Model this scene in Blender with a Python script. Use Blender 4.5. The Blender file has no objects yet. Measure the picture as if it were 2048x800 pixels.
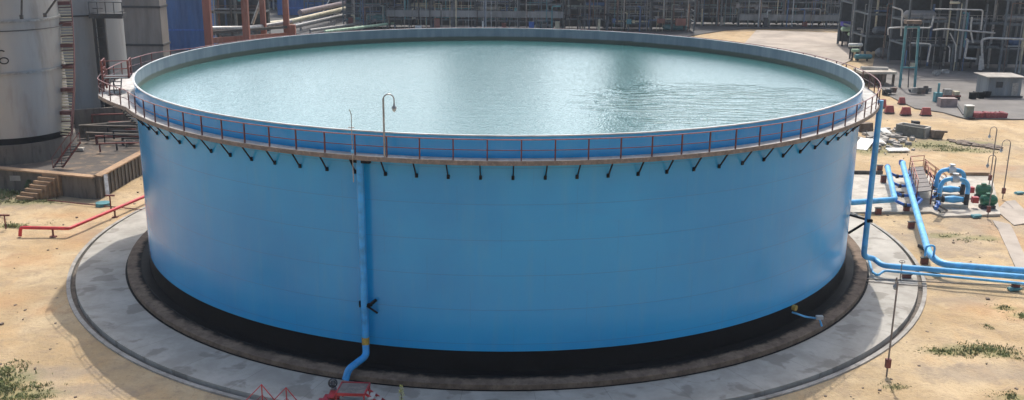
import bpy, math, random
import numpy as np
from mathutils import Vector
R = math.radians
PI = math.pi
sc = bpy.context.scene
COL = sc.collection
# ------------------------------------------------------------------ survey of the site
F, PIT, ROLL, CY, CD, CH, YAW = 2046.48, 0.27872, 0.00987, 418.51, 74.1285, 23.2356, -0.01291
GZ = -0.2                                           # level of the sand round the tank apron

def ray(u, v):
    x = (u-1024)/F; y = -(v-CY)/F
    c, s = math.cos(ROLL), math.sin(ROLL); x, y = c*x-s*y, s*x+c*y
    d = (x, math.cos(PIT)+y*math.sin(PIT), -math.sin(PIT)+y*math.cos(PIT))
    c, s = math.cos(YAW), math.sin(YAW)
    return Vector((c*d[0]-s*d[1], s*d[0]+c*d[1], d[2]))
CAM = Vector((0, -CD, CH))
def G(u, v, z=GZ):                                  # point of the site plan at height z
    d = ray(u, v); return CAM + d*((z-CH)/d.z)
def AY(u, v, y):                                    # point at depth y
    d = ray(u, v); return CAM + d*((y+CD)/d.y)

# ------------------------------------------------------------------ mesh builder
def tagp(o, label=None, cat=None, group=None, kind=None):
    if label: o['label'] = label
    if cat: o['category'] = cat
    if group: o['group'] = group
    if kind: o['kind'] = kind
    return o
def thing(name, label, cat, loc=(0, 0, 0), group=None):
    o = bpy.data.objects.new(name, None); COL.objects.link(o); o.location = loc
    o.empty_display_size = .3
    return tagp(o, label, cat, group)
def rootloc(o):
    while o.parent: o = o.parent
    return Vector(o.location)
def dup(root, loc, rz=0, label=None, group=None):
    r = root.copy(); COL.objects.link(r); r.location = loc; r.rotation_euler = (0, 0, rz)
    if label: r['label'] = label
    if group: r['group'] = group
    for ch in list(root.children):
        c = ch.copy(); COL.objects.link(c); c.parent = r
        for g in list(ch.children):
            d = g.copy(); COL.objects.link(d); d.parent = c
    return r

def bend(pts, r, seg=5):
    pts = [Vector(p) for p in pts]; out = [pts[0]]
    for i in range(1, len(pts)-1):
        a, b, c = pts[i-1], pts[i], pts[i+1]
        u = (a-b); w = (c-b); k = min(r, u.length*.49, w.length*.49)
        p, q = b+u.normalized()*k, b+w.normalized()*k
        for j in range(seg+1):
            t = j/seg; out.append(p*(1-t)**2 + b*2*t*(1-t) + q*t*t)
    out.append(pts[-1]); return out

class MB:
    def __init__(s): s.v = []; s.f = []
    def add(s, vs, fs):
        n = len(s.v); s.v += [Vector(p) for p in vs]; s.f += [tuple(n+i for i in f) for f in fs]; return s
    def obox(s, c, X, Y, Z):                        # centre and three half axes
        c = Vector(c); vs = [c+X*i+Y*j+Z*k for i in (-1, 1) for j in (-1, 1) for k in (-1, 1)]
        return s.add(vs, [(0, 1, 3, 2), (4, 6, 7, 5), (0, 4, 5, 1), (2, 3, 7, 6), (0, 2, 6, 4), (1, 5, 7, 3)])
    def box(s, c, d, rz=0):                         # centre, full sizes
        ca, sa = math.cos(rz), math.sin(rz)
        return s.obox(c, Vector((ca, sa, 0))*d[0]/2, Vector((-sa, ca, 0))*d[1]/2, Vector((0, 0, d[2]/2)))
    def bar(s, p, q, w, h=None):
        p, q = Vector(p), Vector(q); h = h or w; d = (q-p)
        if d.length < 1e-6: return s
        Z = d.normalized(); up = Vector((0, 0, 1)) if abs(Z.z) < .95 else Vector((0, 1, 0))
        X = Z.cross(up).normalized(); Y = X.cross(Z)
        return s.obox((p+q)/2, X*w/2, Y*h/2, d/2)
    def tube(s, pts, r, n=10, cap=True):
        pts = [Vector(p) for p in pts]; m = len(pts); rings = []
        closed = False
        t0 = (pts[1]-pts[0]).normalized()
        a = Vector((0, 0, 1)) if abs(t0.z) < .9 else Vector((1, 0, 0))
        N = t0.cross(a).normalized(); vs = []
        for i, p in enumerate(pts):
            if i == 0: t = pts[1]-pts[0]
            elif i == m-1: t = pts[-1]-pts[-2]
            else: t = (pts[i+1]-pts[i]).normalized()+(pts[i]-pts[i-1]).normalized()
            t.normalize(); N = (N-t*N.dot(t)); N.normalize(); B = t.cross(N)
            rr = r[i] if isinstance(r, (list, tuple)) else r
            for k in range(n):
                th = 2*PI*k/n; vs.append(p+(N*math.cos(th)+B*math.sin(th))*rr)
        fs = []
        for i in range(m-1):
            for k in range(n):
                k2 = (k+1) % n; fs.append((i*n+k, i*n+k2, (i+1)*n+k2, (i+1)*n+k))
        if cap: fs.append(tuple(range(n-1, -1, -1))); fs.append(tuple((m-1)*n+k for k in range(n)))
        return s.add(vs, fs)
    def cyl(s, p, q, r, n=16): return s.tube([p, q], r, n)
    def lathe(s, prof, c=(0, 0), n=64, a0=0, a1=2*PI, closed_prof=False):
        full = abs(a1-a0-2*PI) < 1e-6; m = n if full else n+1; vs = []
        for i in range(m):
            a = a0+(a1-a0)*i/n
            for r, z in prof: vs.append((c[0]+r*math.cos(a), c[1]+r*math.sin(a), z))
        k = len(prof); fs = []
        for i in range(n):
            j = (i+1) % m
            for q in range(k if closed_prof else k-1):
                q2 = (q+1) % k
                fs.append((i*k+q, j*k+q, j*k+q2, i*k+q2))
        return s.add(vs, fs)
    def prism(s, P, z0, z1):
        n = len(P); vs = [(p[0], p[1], z0) for p in P]+[(p[0], p[1], z1) for p in P]
        fs = [tuple(range(n-1, -1, -1)), tuple(range(n, 2*n))]+[(i, (i+1) % n, n+(i+1) % n, n+i) for i in range(n)]
        return s.add(vs, fs)
    def rock(s, c, d, rnd, rz=0):
        c = Vector(c); vs = []; ca, sa = math.cos(rz), math.sin(rz)
        for i in (-1, 1):
            for j in (-1, 1):
                for k in (-1, 1):
                    x = i*d[0]/2*rnd.uniform(.55, 1); y = j*d[1]/2*rnd.uniform(.55, 1); z = k*d[2]/2*rnd.uniform(.6, 1)
                    vs.append(c+Vector((ca*x-sa*y, sa*x+ca*y, z)))
        return s.add(vs, [(0, 1, 3, 2), (4, 6, 7, 5), (0, 4, 5, 1), (2, 3, 7, 6), (0, 2, 6, 4), (1, 5, 7, 3)])
    def build(s, name, m, parent=None, label=None, cat=None, group=None, kind=None, smooth=True, origin=None):
        if parent is not None: off = rootloc(parent)
        elif origin is not None: off = Vector(origin)
        else:
            n = len(s.v); off = sum(s.v, Vector())/n; off.z = min(p.z for p in s.v)
        me = bpy.data.meshes.new(name); me.from_pydata([tuple(p-off) for p in s.v], [], s.f)
        me.materials.append(m)
        if smooth:
            me.polygons.foreach_set('use_smooth', [True]*len(me.polygons)); me.set_sharp_from_angle(angle=R(38))
        me.update()
        import bmesh
        bm = bmesh.new(); bm.from_mesh(me); bmesh.ops.recalc_face_normals(bm, faces=bm.faces); bm.to_mesh(me); bm.free()
        o = bpy.data.objects.new(name, me); COL.objects.link(o)
        if parent is not None: o.parent = parent
        else: o.location = off
        return tagp(o, label, cat, group, kind)

# ------------------------------------------------------------------ materials
def newmat(name):
    m = bpy.data.materials.new(name); m.use_nodes = True; nt = m.node_tree
    return m, nt, nt.nodes['Principled BSDF'], nt.nodes, nt.links
def mixn(nt, fac, a, b):
    n = nt.nodes.new('ShaderNodeMix'); n.data_type = 'RGBA'
    for sock, val in ((n.inputs[0], fac), (n.inputs[6], a), (n.inputs[7], b)):
        if isinstance(val, (int, float)): sock.default_value = val
        elif isinstance(val, tuple): sock.default_value = (*val[:3], 1)
        else: nt.links.new(val, sock)
    return n.outputs[2]
def noise(nt, vec, scale, detail=4, rough=.55, dist=0):
    n = nt.nodes.new('ShaderNodeTexNoise'); n.inputs['Scale'].default_value = scale
    n.inputs['Detail'].default_value = detail; n.inputs['Roughness'].default_value = rough; n.inputs['Distortion'].default_value = dist
    if vec is not None: nt.links.new(vec, n.inputs['Vector'])
    return n.outputs['Fac']
def ramp(nt, fac, lo, hi):
    n = nt.nodes.new('ShaderNodeMapRange'); n.interpolation_type = 'SMOOTHSTEP'
    n.inputs[1].default_value = lo; n.inputs[2].default_value = hi; nt.links.new(fac, n.inputs[0]); return n.outputs[0]
def mth(nt, op, a, b=None):
    n = nt.nodes.new('ShaderNodeMath'); n.operation = op
    for i, val in enumerate((a, b)):
        if val is None: continue
        if isinstance(val, (int, float)): n.inputs[i].default_value = val
        else: nt.links.new(val, n.inputs[i])
    return n.outputs[0]
def pos(nt, scale=(1, 1, 1)):
    t = nt.nodes.new('ShaderNodeNewGeometry'); mp = nt.nodes.new('ShaderNodeMapping'); mp.inputs['Scale'].default_value = scale
    nt.links.new(t.outputs['Position'], mp.inputs['Vector']); return mp.outputs[0]
def bumpn(nt, h, strength, dist=.02):
    b = nt.nodes.new('ShaderNodeBump'); b.inputs['Strength'].default_value = strength; b.inputs['Distance'].default_value = dist
    nt.links.new(h, b.inputs['Height']); return b.outputs[0]
MC = {}
def mat(name, c, rough=.6, metal=0, var=.25, dirt=None, dirt_amt=.5, scale=1.5, bump=.15, spec=.5, streak=False):
    if name in MC: return MC[name]
    m, nt, b, N, L = newmat(name)
    p = pos(nt, (1, 1, .22) if streak else (1, 1, 1))
    n1 = noise(nt, p, scale, 5, .6)
    lo = tuple(x*(1-var) for x in c); hi = tuple(min(1, x*(1+var)) for x in c)
    col = mixn(nt, ramp(nt, n1, .3, .7), lo, hi)
    if dirt:
        n2 = noise(nt, p, scale*2.7, 6, .65)
        k = mth(nt, 'MULTIPLY', ramp(nt, n2, .48, .72), dirt_amt)
        col = mixn(nt, k, col, dirt)
    L.new(col, b.inputs['Base Color'])
    b.inputs['Metallic'].default_value = metal; b.inputs['Specular IOR Level'].default_value = spec
    r = mixn(nt, n1, (rough*.8,)*3, (min(1, rough*1.2),)*3); L.new(r, b.inputs['Roughness'])
    if bump: L.new(bumpn(nt, noise(nt, p, scale*9, 4), bump), b.inputs['Normal'])
    MC[name] = m; return m

RUST = (.12, .05, .03)
M_red = mat('oxide_red_paint', (.15, .04, .035), .55, dirt=(.30, .12, .09), dirt_amt=.5, scale=3)
M_redb = mat('bright_red_paint', (.40, .035, .042), .4, dirt=(.3, .06, .05), dirt_amt=.5)
M_railr = mat('rail_red', (.10, .03, .032), .5, dirt=(.09, .04, .03), dirt_amt=.6, scale=4)
M_pinkrail = mat('faded_red_rail', (.25, .115, .11), .5, dirt=(.18, .07, .05), dirt_amt=.5, scale=5)
M_pipe = mat('pipe_blue', (.09, .38, .68), .38, dirt=(.16, .42, .62), dirt_amt=.5, scale=1.2, bump=.05)
M_piped = mat('deep_blue_paint', (.025, .12, .42), .4, scale=2)
M_black = mat('black_paint', (.005, .006, .008), .6, dirt=(.011, .010, .010), dirt_amt=.5, spec=.08)
M_dark = mat('dark_steel', (.028, .034, .040), .6, dirt=RUST, dirt_amt=.3)
M_deck = mat('walkway_plate', (.46, .44, .41), .65, dirt=(.22, .17, .14), dirt_amt=.7, scale=1.1, bump=.2)
M_edge = mat('walkway_edge', (.17, .145, .13), .75, dirt=(.33, .27, .23), dirt_amt=.7, scale=2.2, bump=.3)
M_rim = mat('rim_angle_pale', (.50, .51, .51), .45, dirt=(.3, .27, .22), dirt_amt=.4, scale=.8, bump=.05)
M_conc = mat('grey_concrete', (.34, .315, .28), .85, dirt=(.17, .15, .13), dirt_amt=.6, scale=.6, bump=.4)
M_concl = mat('pale_concrete', (.42, .385, .33), .85, dirt=(.27, .22, .17), dirt_amt=.8, scale=.5, bump=.35)
M_concd = mat('stained_concrete', (.14, .12, .10), .9, dirt=(.05, .045, .04), dirt_amt=.8, scale=.9, bump=.5, streak=True)
M_brown = mat('brown_coping', (.34, .22, .13), .85, dirt=(.18, .10, .06), dirt_amt=.7, scale=.8, bump=.4)
M_galv = mat('galvanised', (.30, .30, .295), .4, .5, scale=3, dirt=(.2, .17, .14), dirt_amt=.4)
M_pole = mat('grey_brown_pole', (.22, .19, .17), .5, .1, scale=5, dirt=RUST, dirt_amt=.5)
M_silver = mat('silver_tank_paint', (.33, .325, .315), .42, .25, var=.08, scale=.25, dirt=(.17, .145, .125), dirt_amt=.55, bump=.05, streak=True)
M_silver2 = mat('dull_tank_paint', (.25, .255, .255), .6, 0, var=.12, scale=.3, dirt=(.15, .13, .12), dirt_amt=.5, bump=.05, streak=True)
M_bcor = mat('blue_sheet', (.035, .12, .33), .5, scale=.4, var=.15, dirt=(.07, .14, .25), dirt_amt=.4, streak=True)
M_orange = mat('orange_red_column', (.22, .085, .065), .7, dirt=(.30, .20, .16), dirt_amt=.6, scale=.5, streak=True)
M_green = mat('motor_green', (.02, .13, .07), .4, scale=2)
M_teal = mat('teal_paint', (.06, .22, .25), .5, scale=1, dirt=(.14, .15, .13), dirt_amt=.4)
M_white = mat('white_paint', (.72, .72, .68), .5, dirt=(.4, .36, .3), dirt_amt=.4)
M_yellow = mat('yellow_paint', (.38, .27, .05), .6, dirt=(.15, .08, .02), dirt_amt=.7, scale=6)
M_grass = mat('grass_blades', (.20, .22, .09), .8, var=.45, scale=1.5, bump=0, dirt=(.22, .19, .08), dirt_amt=.6)
M_cream = mat('cream_pipe', (.52, .47, .33), .5, dirt=(.25, .2, .13), dirt_amt=.5, scale=.6)
M_brownst = mat('weathered_timber', (.16, .12, .09), .85, dirt=(.07, .05, .04), dirt_amt=.6)
M_barrier = mat('barrier_plastic', (.33, .075, .07), .5, dirt=(.3, .1, .08), dirt_amt=.5)
M_lime = mat('pale_green_paint', (.42, .58, .40), .5, scale=1)
M_asph = mat('asphalt', (.15, .14, .13), .9, dirt=(.17, .15, .13), dirt_amt=.6, scale=.25, bump=.3)
M_road = mat('road_concrete', (.36, .31, .26), .9, dirt=(.25, .21, .17), dirt_amt=.5, scale=.15, bump=.2)
M_glass = mat('lamp_glass', (.5, .52, .5), .15, scale=3, bump=0)

# blue tank shell: weld courses, faint streaks
def shell_mat():
    m, nt, b, N, L = newmat('tank_blue_paint')
    geo = pos(nt)
    sep = N.new('ShaderNodeSeparateXYZ'); L.new(geo, sep.inputs[0])
    pstr = pos(nt, (1, 1, .12)); pl = pos(nt, (.35, .35, .35))
    n1 = noise(nt, pl, .35, 3, .5); n2 = noise(nt, pstr, 1.6, 6, .65); n3 = noise(nt, pos(nt, (.3, .3, 1.6)), .8, 5, .6)
    col = mixn(nt, ramp(nt, n1, .35, .65), (.003, .268, .62), (.006, .325, .70))
    col = mixn(nt, mth(nt, 'MULTIPLY', ramp(nt, n2, .46, .75), .2), col, (.07, .35, .56))
    col = mixn(nt, mth(nt, 'MULTIPLY', ramp(nt, n3, .55, .8), .15), col, (.035, .20, .48))
    # weld seams every 1.9 m (horizontal), seen as fine darker lines
    zz = mth(nt, 'DIVIDE', sep.outputs[2], 1.88); fr = mth(nt, 'FRACT', zz)
    dd = mth(nt, 'ABSOLUTE', mth(nt, 'SUBTRACT', fr, .5)); seam = ramp(nt, dd, .488, .497)
    col = mixn(nt, mth(nt, 'MULTIPLY', seam, .6), col, (.02, .15, .36))
    # plates: staggered 6 m sheets of slightly different age, fine vertical welds
    row = mth(nt, 'FLOOR', mth(nt, 'ADD', zz, .5)); at = mth(nt, 'ARCTAN2', sep.outputs[1], sep.outputs[0])
    px = mth(nt, 'ADD', mth(nt, 'MULTIPLY', at, 26/(2*PI)), mth(nt, 'ADD', mth(nt, 'MULTIPLY', row, .37), 50))
    cmb = N.new('ShaderNodeCombineXYZ'); L.new(mth(nt, 'FLOOR', px), cmb.inputs[0]); L.new(row, cmb.inputs[1])
    wn = N.new('ShaderNodeTexWhiteNoise'); wn.noise_dimensions = '2D'; L.new(cmb.outputs[0], wn.inputs['Vector'])
    col = mixn(nt, mth(nt, 'MULTIPLY', wn.outputs['Value'], .10), col, (.03, .29, .58))
    vj = ramp(nt, mth(nt, 'ABSOLUTE', mth(nt, 'SUBTRACT', mth(nt, 'FRACT', px), .5)), .494, .498)
    col = mixn(nt, mth(nt, 'MULTIPLY', vj, .15), col, (.02, .15, .36))
    L.new(col, b.inputs['Base Color'])
    L.new(mixn(nt, n2, (.17,)*3, (.28,)*3), b.inputs['Roughness'])
    b.inputs['Specular IOR Level'].default_value = .55
    h = mth(nt, 'ADD', mth(nt, 'MULTIPLY', noise(nt, pos(nt, (1, 1, .8)), .55, 3, .5), 1.0), mth(nt, 'MULTIPLY', seam, .12))
    L.new(bumpn(nt, h, .25, .05), b.inputs['Normal'])
    return m
M_shell = shell_mat()

def inner_mat():
    m, nt, b, N, L = newmat('inner_wall_paint')
    sep = N.new('ShaderNodeSeparateXYZ'); L.new(pos(nt), sep.inputs[0])
    n = noise(nt, pos(nt, (1, 1, .2)), 1.2, 5, .6)
    col = mixn(nt, ramp(nt, n, .35, .7), (.19, .235, .27), (.27, .31, .34))
    w = mth(nt, 'ADD', sep.outputs[2], mth(nt, 'MULTIPLY', n, .10))
    m2 = N.new('ShaderNodeMapRange'); m2.inputs[1].default_value = 12.24; m2.inputs[2].default_value = 12.12
    L.new(w, m2.inputs[0])
    col = mixn(nt, m2.outputs[0], col, (.10, .12, .085))
    L.new(col, b.inputs['Base Color']); b.inputs['Roughness'].default_value = .5
    return m
M_inner = inner_mat()

def ring_mat():
    m, nt, b, N, L = newmat('ringwall_concrete')
    sep = N.new('ShaderNodeSeparateXYZ'); L.new(pos(nt), sep.inputs[0])
    r2 = mth(nt, 'SQRT', mth(nt, 'ADD', mth(nt, 'POWER', sep.outputs[0], 2.), mth(nt, 'POWER', sep.outputs[1], 2.)))
    n = noise(nt, pos(nt), 1.3, 6, .65); nb = noise(nt, pos(nt), 6, 5, .6)
    col = mixn(nt, ramp(nt, n, .35, .65), (.13, .093, .068), (.22, .16, .115))
    col = mixn(nt, mth(nt, 'MULTIPLY', ramp(nt, nb, .5, .7), .5), col, (.07, .055, .045))
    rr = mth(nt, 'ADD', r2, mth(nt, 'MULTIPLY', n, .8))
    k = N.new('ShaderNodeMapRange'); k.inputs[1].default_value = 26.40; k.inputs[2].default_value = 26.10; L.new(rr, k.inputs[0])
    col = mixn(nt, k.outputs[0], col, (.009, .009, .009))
    L.new(col, b.inputs['Base Color']); b.inputs['Roughness'].default_value = .9; b.inputs['Specular IOR Level'].default_value = .2
    L.new(bumpn(nt, nb, .5), b.inputs['Normal']); return m

def apron_mat():
    m, nt, b, N, L = newmat('apron_concrete')
    n = noise(nt, pos(nt), .45, 6, .62, .3); n2 = noise(nt, pos(nt), 2.2, 5, .6); n3 = noise(nt, pos(nt), .55, 4, .5, .3)
    col = mixn(nt, ramp(nt, n, .3, .7), (.32, .295, .255), (.45, .42, .37))
    col = mixn(nt, mth(nt, 'MULTIPLY', ramp(nt, n3, .55, .62), .65), col, (.20, .18, .15))
    col = mixn(nt, mth(nt, 'MULTIPLY', ramp(nt, n2, .5, .75), .3), col, (.26, .235, .2))
    # casting joints between the radial bays
    sep = N.new('ShaderNodeSeparateXYZ'); L.new(pos(nt), sep.inputs[0])
    at = mth(nt, 'ARCTAN2', sep.outputs[1], sep.outputs[0]); fr = mth(nt, 'FRACT', mth(nt, 'ADD', mth(nt, 'MULTIPLY', at, 46/(2*PI)), 100))
    j = ramp(nt, mth(nt, 'ABSOLUTE', mth(nt, 'SUBTRACT', fr, .5)), .494, .499)
    col = mixn(nt, mth(nt, 'MULTIPLY', j, .5), col, (.12, .11, .1))
    L.new(col, b.inputs['Base Color']); b.inputs['Roughness'].default_value = .85
    L.new(bumpn(nt, n2, .3), b.inputs['Normal']); return m

def sand_mat():
    m, nt, b, N, L = newmat('sand')
    a = N.new('ShaderNodeVertexColor'); a.layer_name = 'cover'
    sep = N.new('ShaderNodeSeparateColor'); L.new(a.outputs['Color'], sep.inputs[0])
    p = pos(nt); n1 = noise(nt, p, .16, 6, .6, .5); n2 = noise(nt, p, .8, 6, .65, .3); n3 = noise(nt, p, 4.5, 5, .7); n4 = noise(nt, pos(nt, (1, .45, 1)), .35, 5, .6, 1.)
    col = mixn(nt, ramp(nt, n1, .35, .65), (.40, .29, .165), (.52, .40, .25))
    col = mixn(nt, mth(nt, 'MULTIPLY', ramp(nt, n4, .5, .72), .35), col, (.52, .33, .16))
    col = mixn(nt, mth(nt, 'MULTIPLY', ramp(nt, n2, .46, .68), .6), col, (.31, .235, .16))
    col = mixn(nt, mth(nt, 'MULTIPLY', ramp(nt, n3, .50, .72), .5), col, (.25, .18, .12))
    n5 = noise(nt, p, 14, 4, .7); col = mixn(nt, mth(nt, 'MULTIPLY', ramp(nt, n5, .5, .7), .3), col, (.58, .46, .32))
    def msk(ch, amt, lo=.35, hi=.62):
        k = mth(nt, 'ADD', mth(nt, 'MULTIPLY', sep.outputs[ch], 1.0), mth(nt, 'MULTIPLY', mth(nt, 'SUBTRACT', n2, .5), .9))
        return mth(nt, 'MULTIPLY', ramp(nt, k, lo, hi), amt)
    col = mixn(nt, msk(1, .6, .2, .85), col, (.27, .225, .18))
    col = mixn(nt, msk(2, .4, .2, .9), col, (.50, .27, .12))
    col = mixn(nt, msk(0, .6, .3, .9), col, (.19, .20, .085))
    L.new(col, b.inputs['Base Color']); b.inputs['Roughness'].default_value = .95; b.inputs['Specular IOR Level'].default_value = .15
    h = mth(nt, 'ADD', mth(nt, 'MULTIPLY', n3, .4), n2)
    L.new(bumpn(nt, h, .9, .2), b.inputs['Normal']); return m

def water_mat():
    m, nt, b, N, L = newmat('pool_water')
    p = pos(nt)
    n = noise(nt, p, .12, 4, .5)
    L.new(mixn(nt, n, (.028, .11, .11), (.048, .15, .155)), b.inputs['Base Color'])
    b.inputs['Roughness'].default_value = .04; b.inputs['IOR'].default_value = 1.36; b.inputs['Specular IOR Level'].default_value = 1.0
    fine = noise(nt, pos(nt, (1, 1.25, 1)), 5.5, 3, .55, .2)
    mid = noise(nt, pos(nt, (.55, 1.3, 1)), 1.5, 4, .55, .5)
    # stirred water near the inlet
    sep = N.new('ShaderNodeSeparateXYZ'); L.new(p, sep.inputs[0])
    dx = mth(nt, 'DIVIDE', mth(nt, 'SUBTRACT', sep.outputs[0], 14.5), 8.5); dy = mth(nt, 'DIVIDE', mth(nt, 'SUBTRACT', sep.outputs[1], -10.5), 9.5)
    d = mth(nt, 'SQRT', mth(nt, 'ADD', mth(nt, 'MULTIPLY', dx, dx), mth(nt, 'MULTIPLY', dy, dy)))
    d = mth(nt, 'ADD', d, mth(nt, 'MULTIPLY', mth(nt, 'SUBTRACT', noise(nt, p, .3, 3), .5), .9))
    k = N.new('ShaderNodeMapRange'); k.inputs[1].default_value = 1.15; k.inputs[2].default_value = .75; L.new(d, k.inputs[0])
    h = mth(nt, 'ADD', mth(nt, 'MULTIPLY', fine, .026), mth(nt, 'MULTIPLY', mid, .018))
    big = mth(nt, 'MULTIPLY', mth(nt, 'MULTIPLY', noise(nt, pos(nt, (.42, 1.25, 1)), 1.0, 3.5, .55, .9), .17), k.outputs[0])
    h = mth(nt, 'ADD', h, big)
    bn = N.new('ShaderNodeBump'); bn.inputs['Strength'].default_value = 1; bn.inputs['Distance'].default_value = 1.0; L.new(h, bn.inputs['Height'])
    L.new(bn.outputs[0], b.inputs['Normal'])
    return m

def corr_mat(name, c, freq, axis=0):
    m, nt, b, N, L = newmat(name)
    sep = N.new('ShaderNodeSeparateXYZ'); L.new(pos(nt), sep.inputs[0])
    n = noise(nt, pos(nt, (1, 1, .15)), .7, 6, .6)
    col = mixn(nt, ramp(nt, n, .3, .7), tuple(x*.75 for x in c), tuple(x*1.15 for x in c)); L.new(col, b.inputs['Base Color'])
    b.inputs['Roughness'].default_value = .6
    w = mth(nt, 'SINE', mth(nt, 'MULTIPLY', sep.outputs[axis], freq)); L.new(bumpn(nt, w, .8, .06), b.inputs['Normal'])
    return m

# ------------------------------------------------------------------ ground
rs = random.Random(5)
def ground():
    NA = 900
    rr = [30.28]
    while rr[-1] < 62: rr.append(rr[-1]+.33)
    while rr[-1] < 140: rr.append(rr[-1]+1.0)
    while rr[-1] < 1500: rr.append(rr[-1]*1.12)
    rr = np.array(rr); NR = len(rr); a = np.linspace(0, 2*PI, NA, endpoint=False)
    RR, AA = np.meshgrid(rr, a, indexing='ij'); X = RR*np.cos(AA); Y = RR*np.sin(AA)
    z = .035*np.sin(X*.9+1.3*np.sin(Y*.5))*np.cos(Y*.8+np.sin(X*.37))+.02*np.sin(X*2.3+Y*1.7)
    fall = np.clip((RR-30.6)/2, 0, 1); Z = GZ-.05*(fall)+z*fall
    co = np.stack([X, Y, Z], -1).reshape(-1, 3)
    i = np.arange(NR-1)[:, None]*NA; j = np.arange(NA)[None, :]; j2 = (j+1) % NA
    q = np.stack([i+j, i+NA+j, i+NA+j2, i+j2], -1).reshape(-1, 4)
    me = bpy.data.meshes.new('sandy_ground'); me.from_pydata(co.tolist(), [], q.tolist())
    cov = np.zeros((len(co), 4)); cov[:, 3] = 1
    def blob(ch, u, v, rx, ry, amt=1., rot=0):
        c = G(u, v); dx = co[:, 0]-c.x; dy = co[:, 1]-c.y; ca, sa = math.cos(rot), math.sin(rot)
        d = np.hypot((dx*ca+dy*sa)/rx, (-dx*sa+dy*ca)/ry); cov[:, ch] = np.maximum(cov[:, ch], amt*np.clip(1.25-d*.75, 0, 1))
    for b in ((1940, 700, 1.9, .9), (1990, 705, 1.6, .8), (1885, 703, 1.2, .6), (2045, 630, 1, .6), (2010, 615, 1.0, .5), (40, 403, 5, 1.2), (15, 385, 4, 2), (15, 450, 2, .8),
              (5, 760, 2.2, 1.8), (40, 785, 2.6, .8), (1790, 772, .8, .35), (1850, 290, 5, 2.2), (1740, 300, 3, 3), (1930, 300, 4, 1.5), (1910, 285, 7, 1.6), (2030, 795, 1, .5), (1960, 475, 2, .8), (1890, 470, 2, .8)): blob(0, *b, .9)
    for b in ((2000, 745, 5, 1.4), (1960, 745, 4, 1.5), (100, 745, 3.0, 1.2), (180, 780, 3, .9), (1900, 290, 9, 4), (1880, 480, 4.5, 4.5), (1960, 450, 4, 4), (1840, 560, 2.5, .8), (1990, 210, 20, 3),
              (1760, 290, 5, 5), (2040, 340, 6, 3), (200, 470, 2, 2), (60, 400, 6, 3), (1930, 600, 2, 1.5), (1830, 230, 16, 3)): blob(1, *b, .8)
    for b in ((60, 520, 3.5, 2), (160, 480, 2, 3), (20, 600, 2, 2), (1850, 345, 6, 2.5), (1960, 335, 5, 2), (2035, 420, 3, 4), (1990, 620, 3, 2), (2010, 470, 1.5, 4), (90, 620, 2, 1), (150, 430, 4, 1.2)): blob(2, *b, .7)
    at = me.color_attributes.new('cover', 'FLOAT_COLOR', 'POINT'); at.data.foreach_set('color', cov.reshape(-1))
    me.polygons.foreach_set('use_smooth', [True]*len(me.polygons)); me.materials.append(sand_mat())
    o = bpy.data.objects.new('sandy_ground', me); COL.objects.link(o); tagp(o, kind='structure')
ground()
def sheet(name, uv, z, m, thick=.12):
    P = [G(u, v, z) for u, v in uv]; return MB().prism([(p.x, p.y) for p in P], z-thick, z).build(name, m, kind='structure', smooth=False)
MB().lathe([(26.3, 0), (29.72, 0), (29.72, -.42)], n=360).build('apron_pavement', apron_mat(), kind='structure')
MB().lathe([(26.46, .006), (26.64, .006)], n=360).build('apron_joint', M_black, kind='structure')
MB().lathe([(29.6, -.36), (30.08, -.36)], n=360).build('gutter', M_concd, kind='structure')
MB().lathe([(30.04, -.6), (30.04, -.10), (30.29, -.10), (30.29, -.6)], n=360).build('kerb', M_conc, kind='structure')
# paved areas
sheet('plant_pavement', [(1742, 150), (1772, 188), (1830, 216), (1885, 224), (1930, 236), (2048, 238), (2600, 255), (2600, 60), (1760, 55)], GZ+.10, M_asph)
sheet('service_road', [(1450, 130), (1513, 60), (1692, 66), (1706, 118), (1660, 140), (1500, 140)], GZ+.105, M_road)
sheet('far_pavement', [(300, 130), (560, 90), (900, 80), (1330, 80), (1450, 60), (1500, 57), (1760, 57), (1760, -120), (-300, -120), (-300, 150)], GZ+.095, mat('dark_yard', (.07, .07, .07), .9, scale=.1))
sheet('pump_pavement', [(1690, 349), (1984, 351), (2001, 428), (1886, 432), (1862, 423), (1700, 424)], GZ+.14, M_concl, .2)
sheet('concrete_path', [(1992, 420), (2012, 402), (2030, 400), (2048, 418), (2050, 446), (2028, 450)], GZ+.03, M_road)
sheet('concrete_path', [(1985, 440), (2020, 448), (2030, 466), (2062, 540), (2034, 540), (1998, 462)], GZ+.026, M_road)
# ------------------------------------------------------------------ the water tank
T = thing('water_tank', 'huge open-topped round bright blue water tank with a red-railed walkway', 'water tank', (0, 0, 0))
NT = 256
MB().lathe([(25, 1.46), (25, 12.90)], n=NT).build('shell', M_shell, T)
MB().lathe([(25.012, .35), (25.012, 1.47), (25.0, 1.47)], n=NT).build('base_band', M_black, T, label='matt black band round the foot of the blue shell')
MB().lathe([(24.97, 11.0), (24.97, 12.90)], n=NT).build('inner_wall', M_inner, T)
MB().lathe([(24.95, 12.89), (24.95, 12.945), (25.06, 12.945), (25.06, 12.89)], n=NT, closed_prof=True).build('rim', M_rim, T)
MB().lathe([(25.0, .34), (25.6, .37), (25.65, .30)], n=NT).build('chime', M_black, T)
MB().lathe([(24.5, .35), (26.38, .33), (26.5, .28), (26.5, -.1)], n=NT).build('foundation_ring', ring_mat(), kind='structure')
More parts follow.
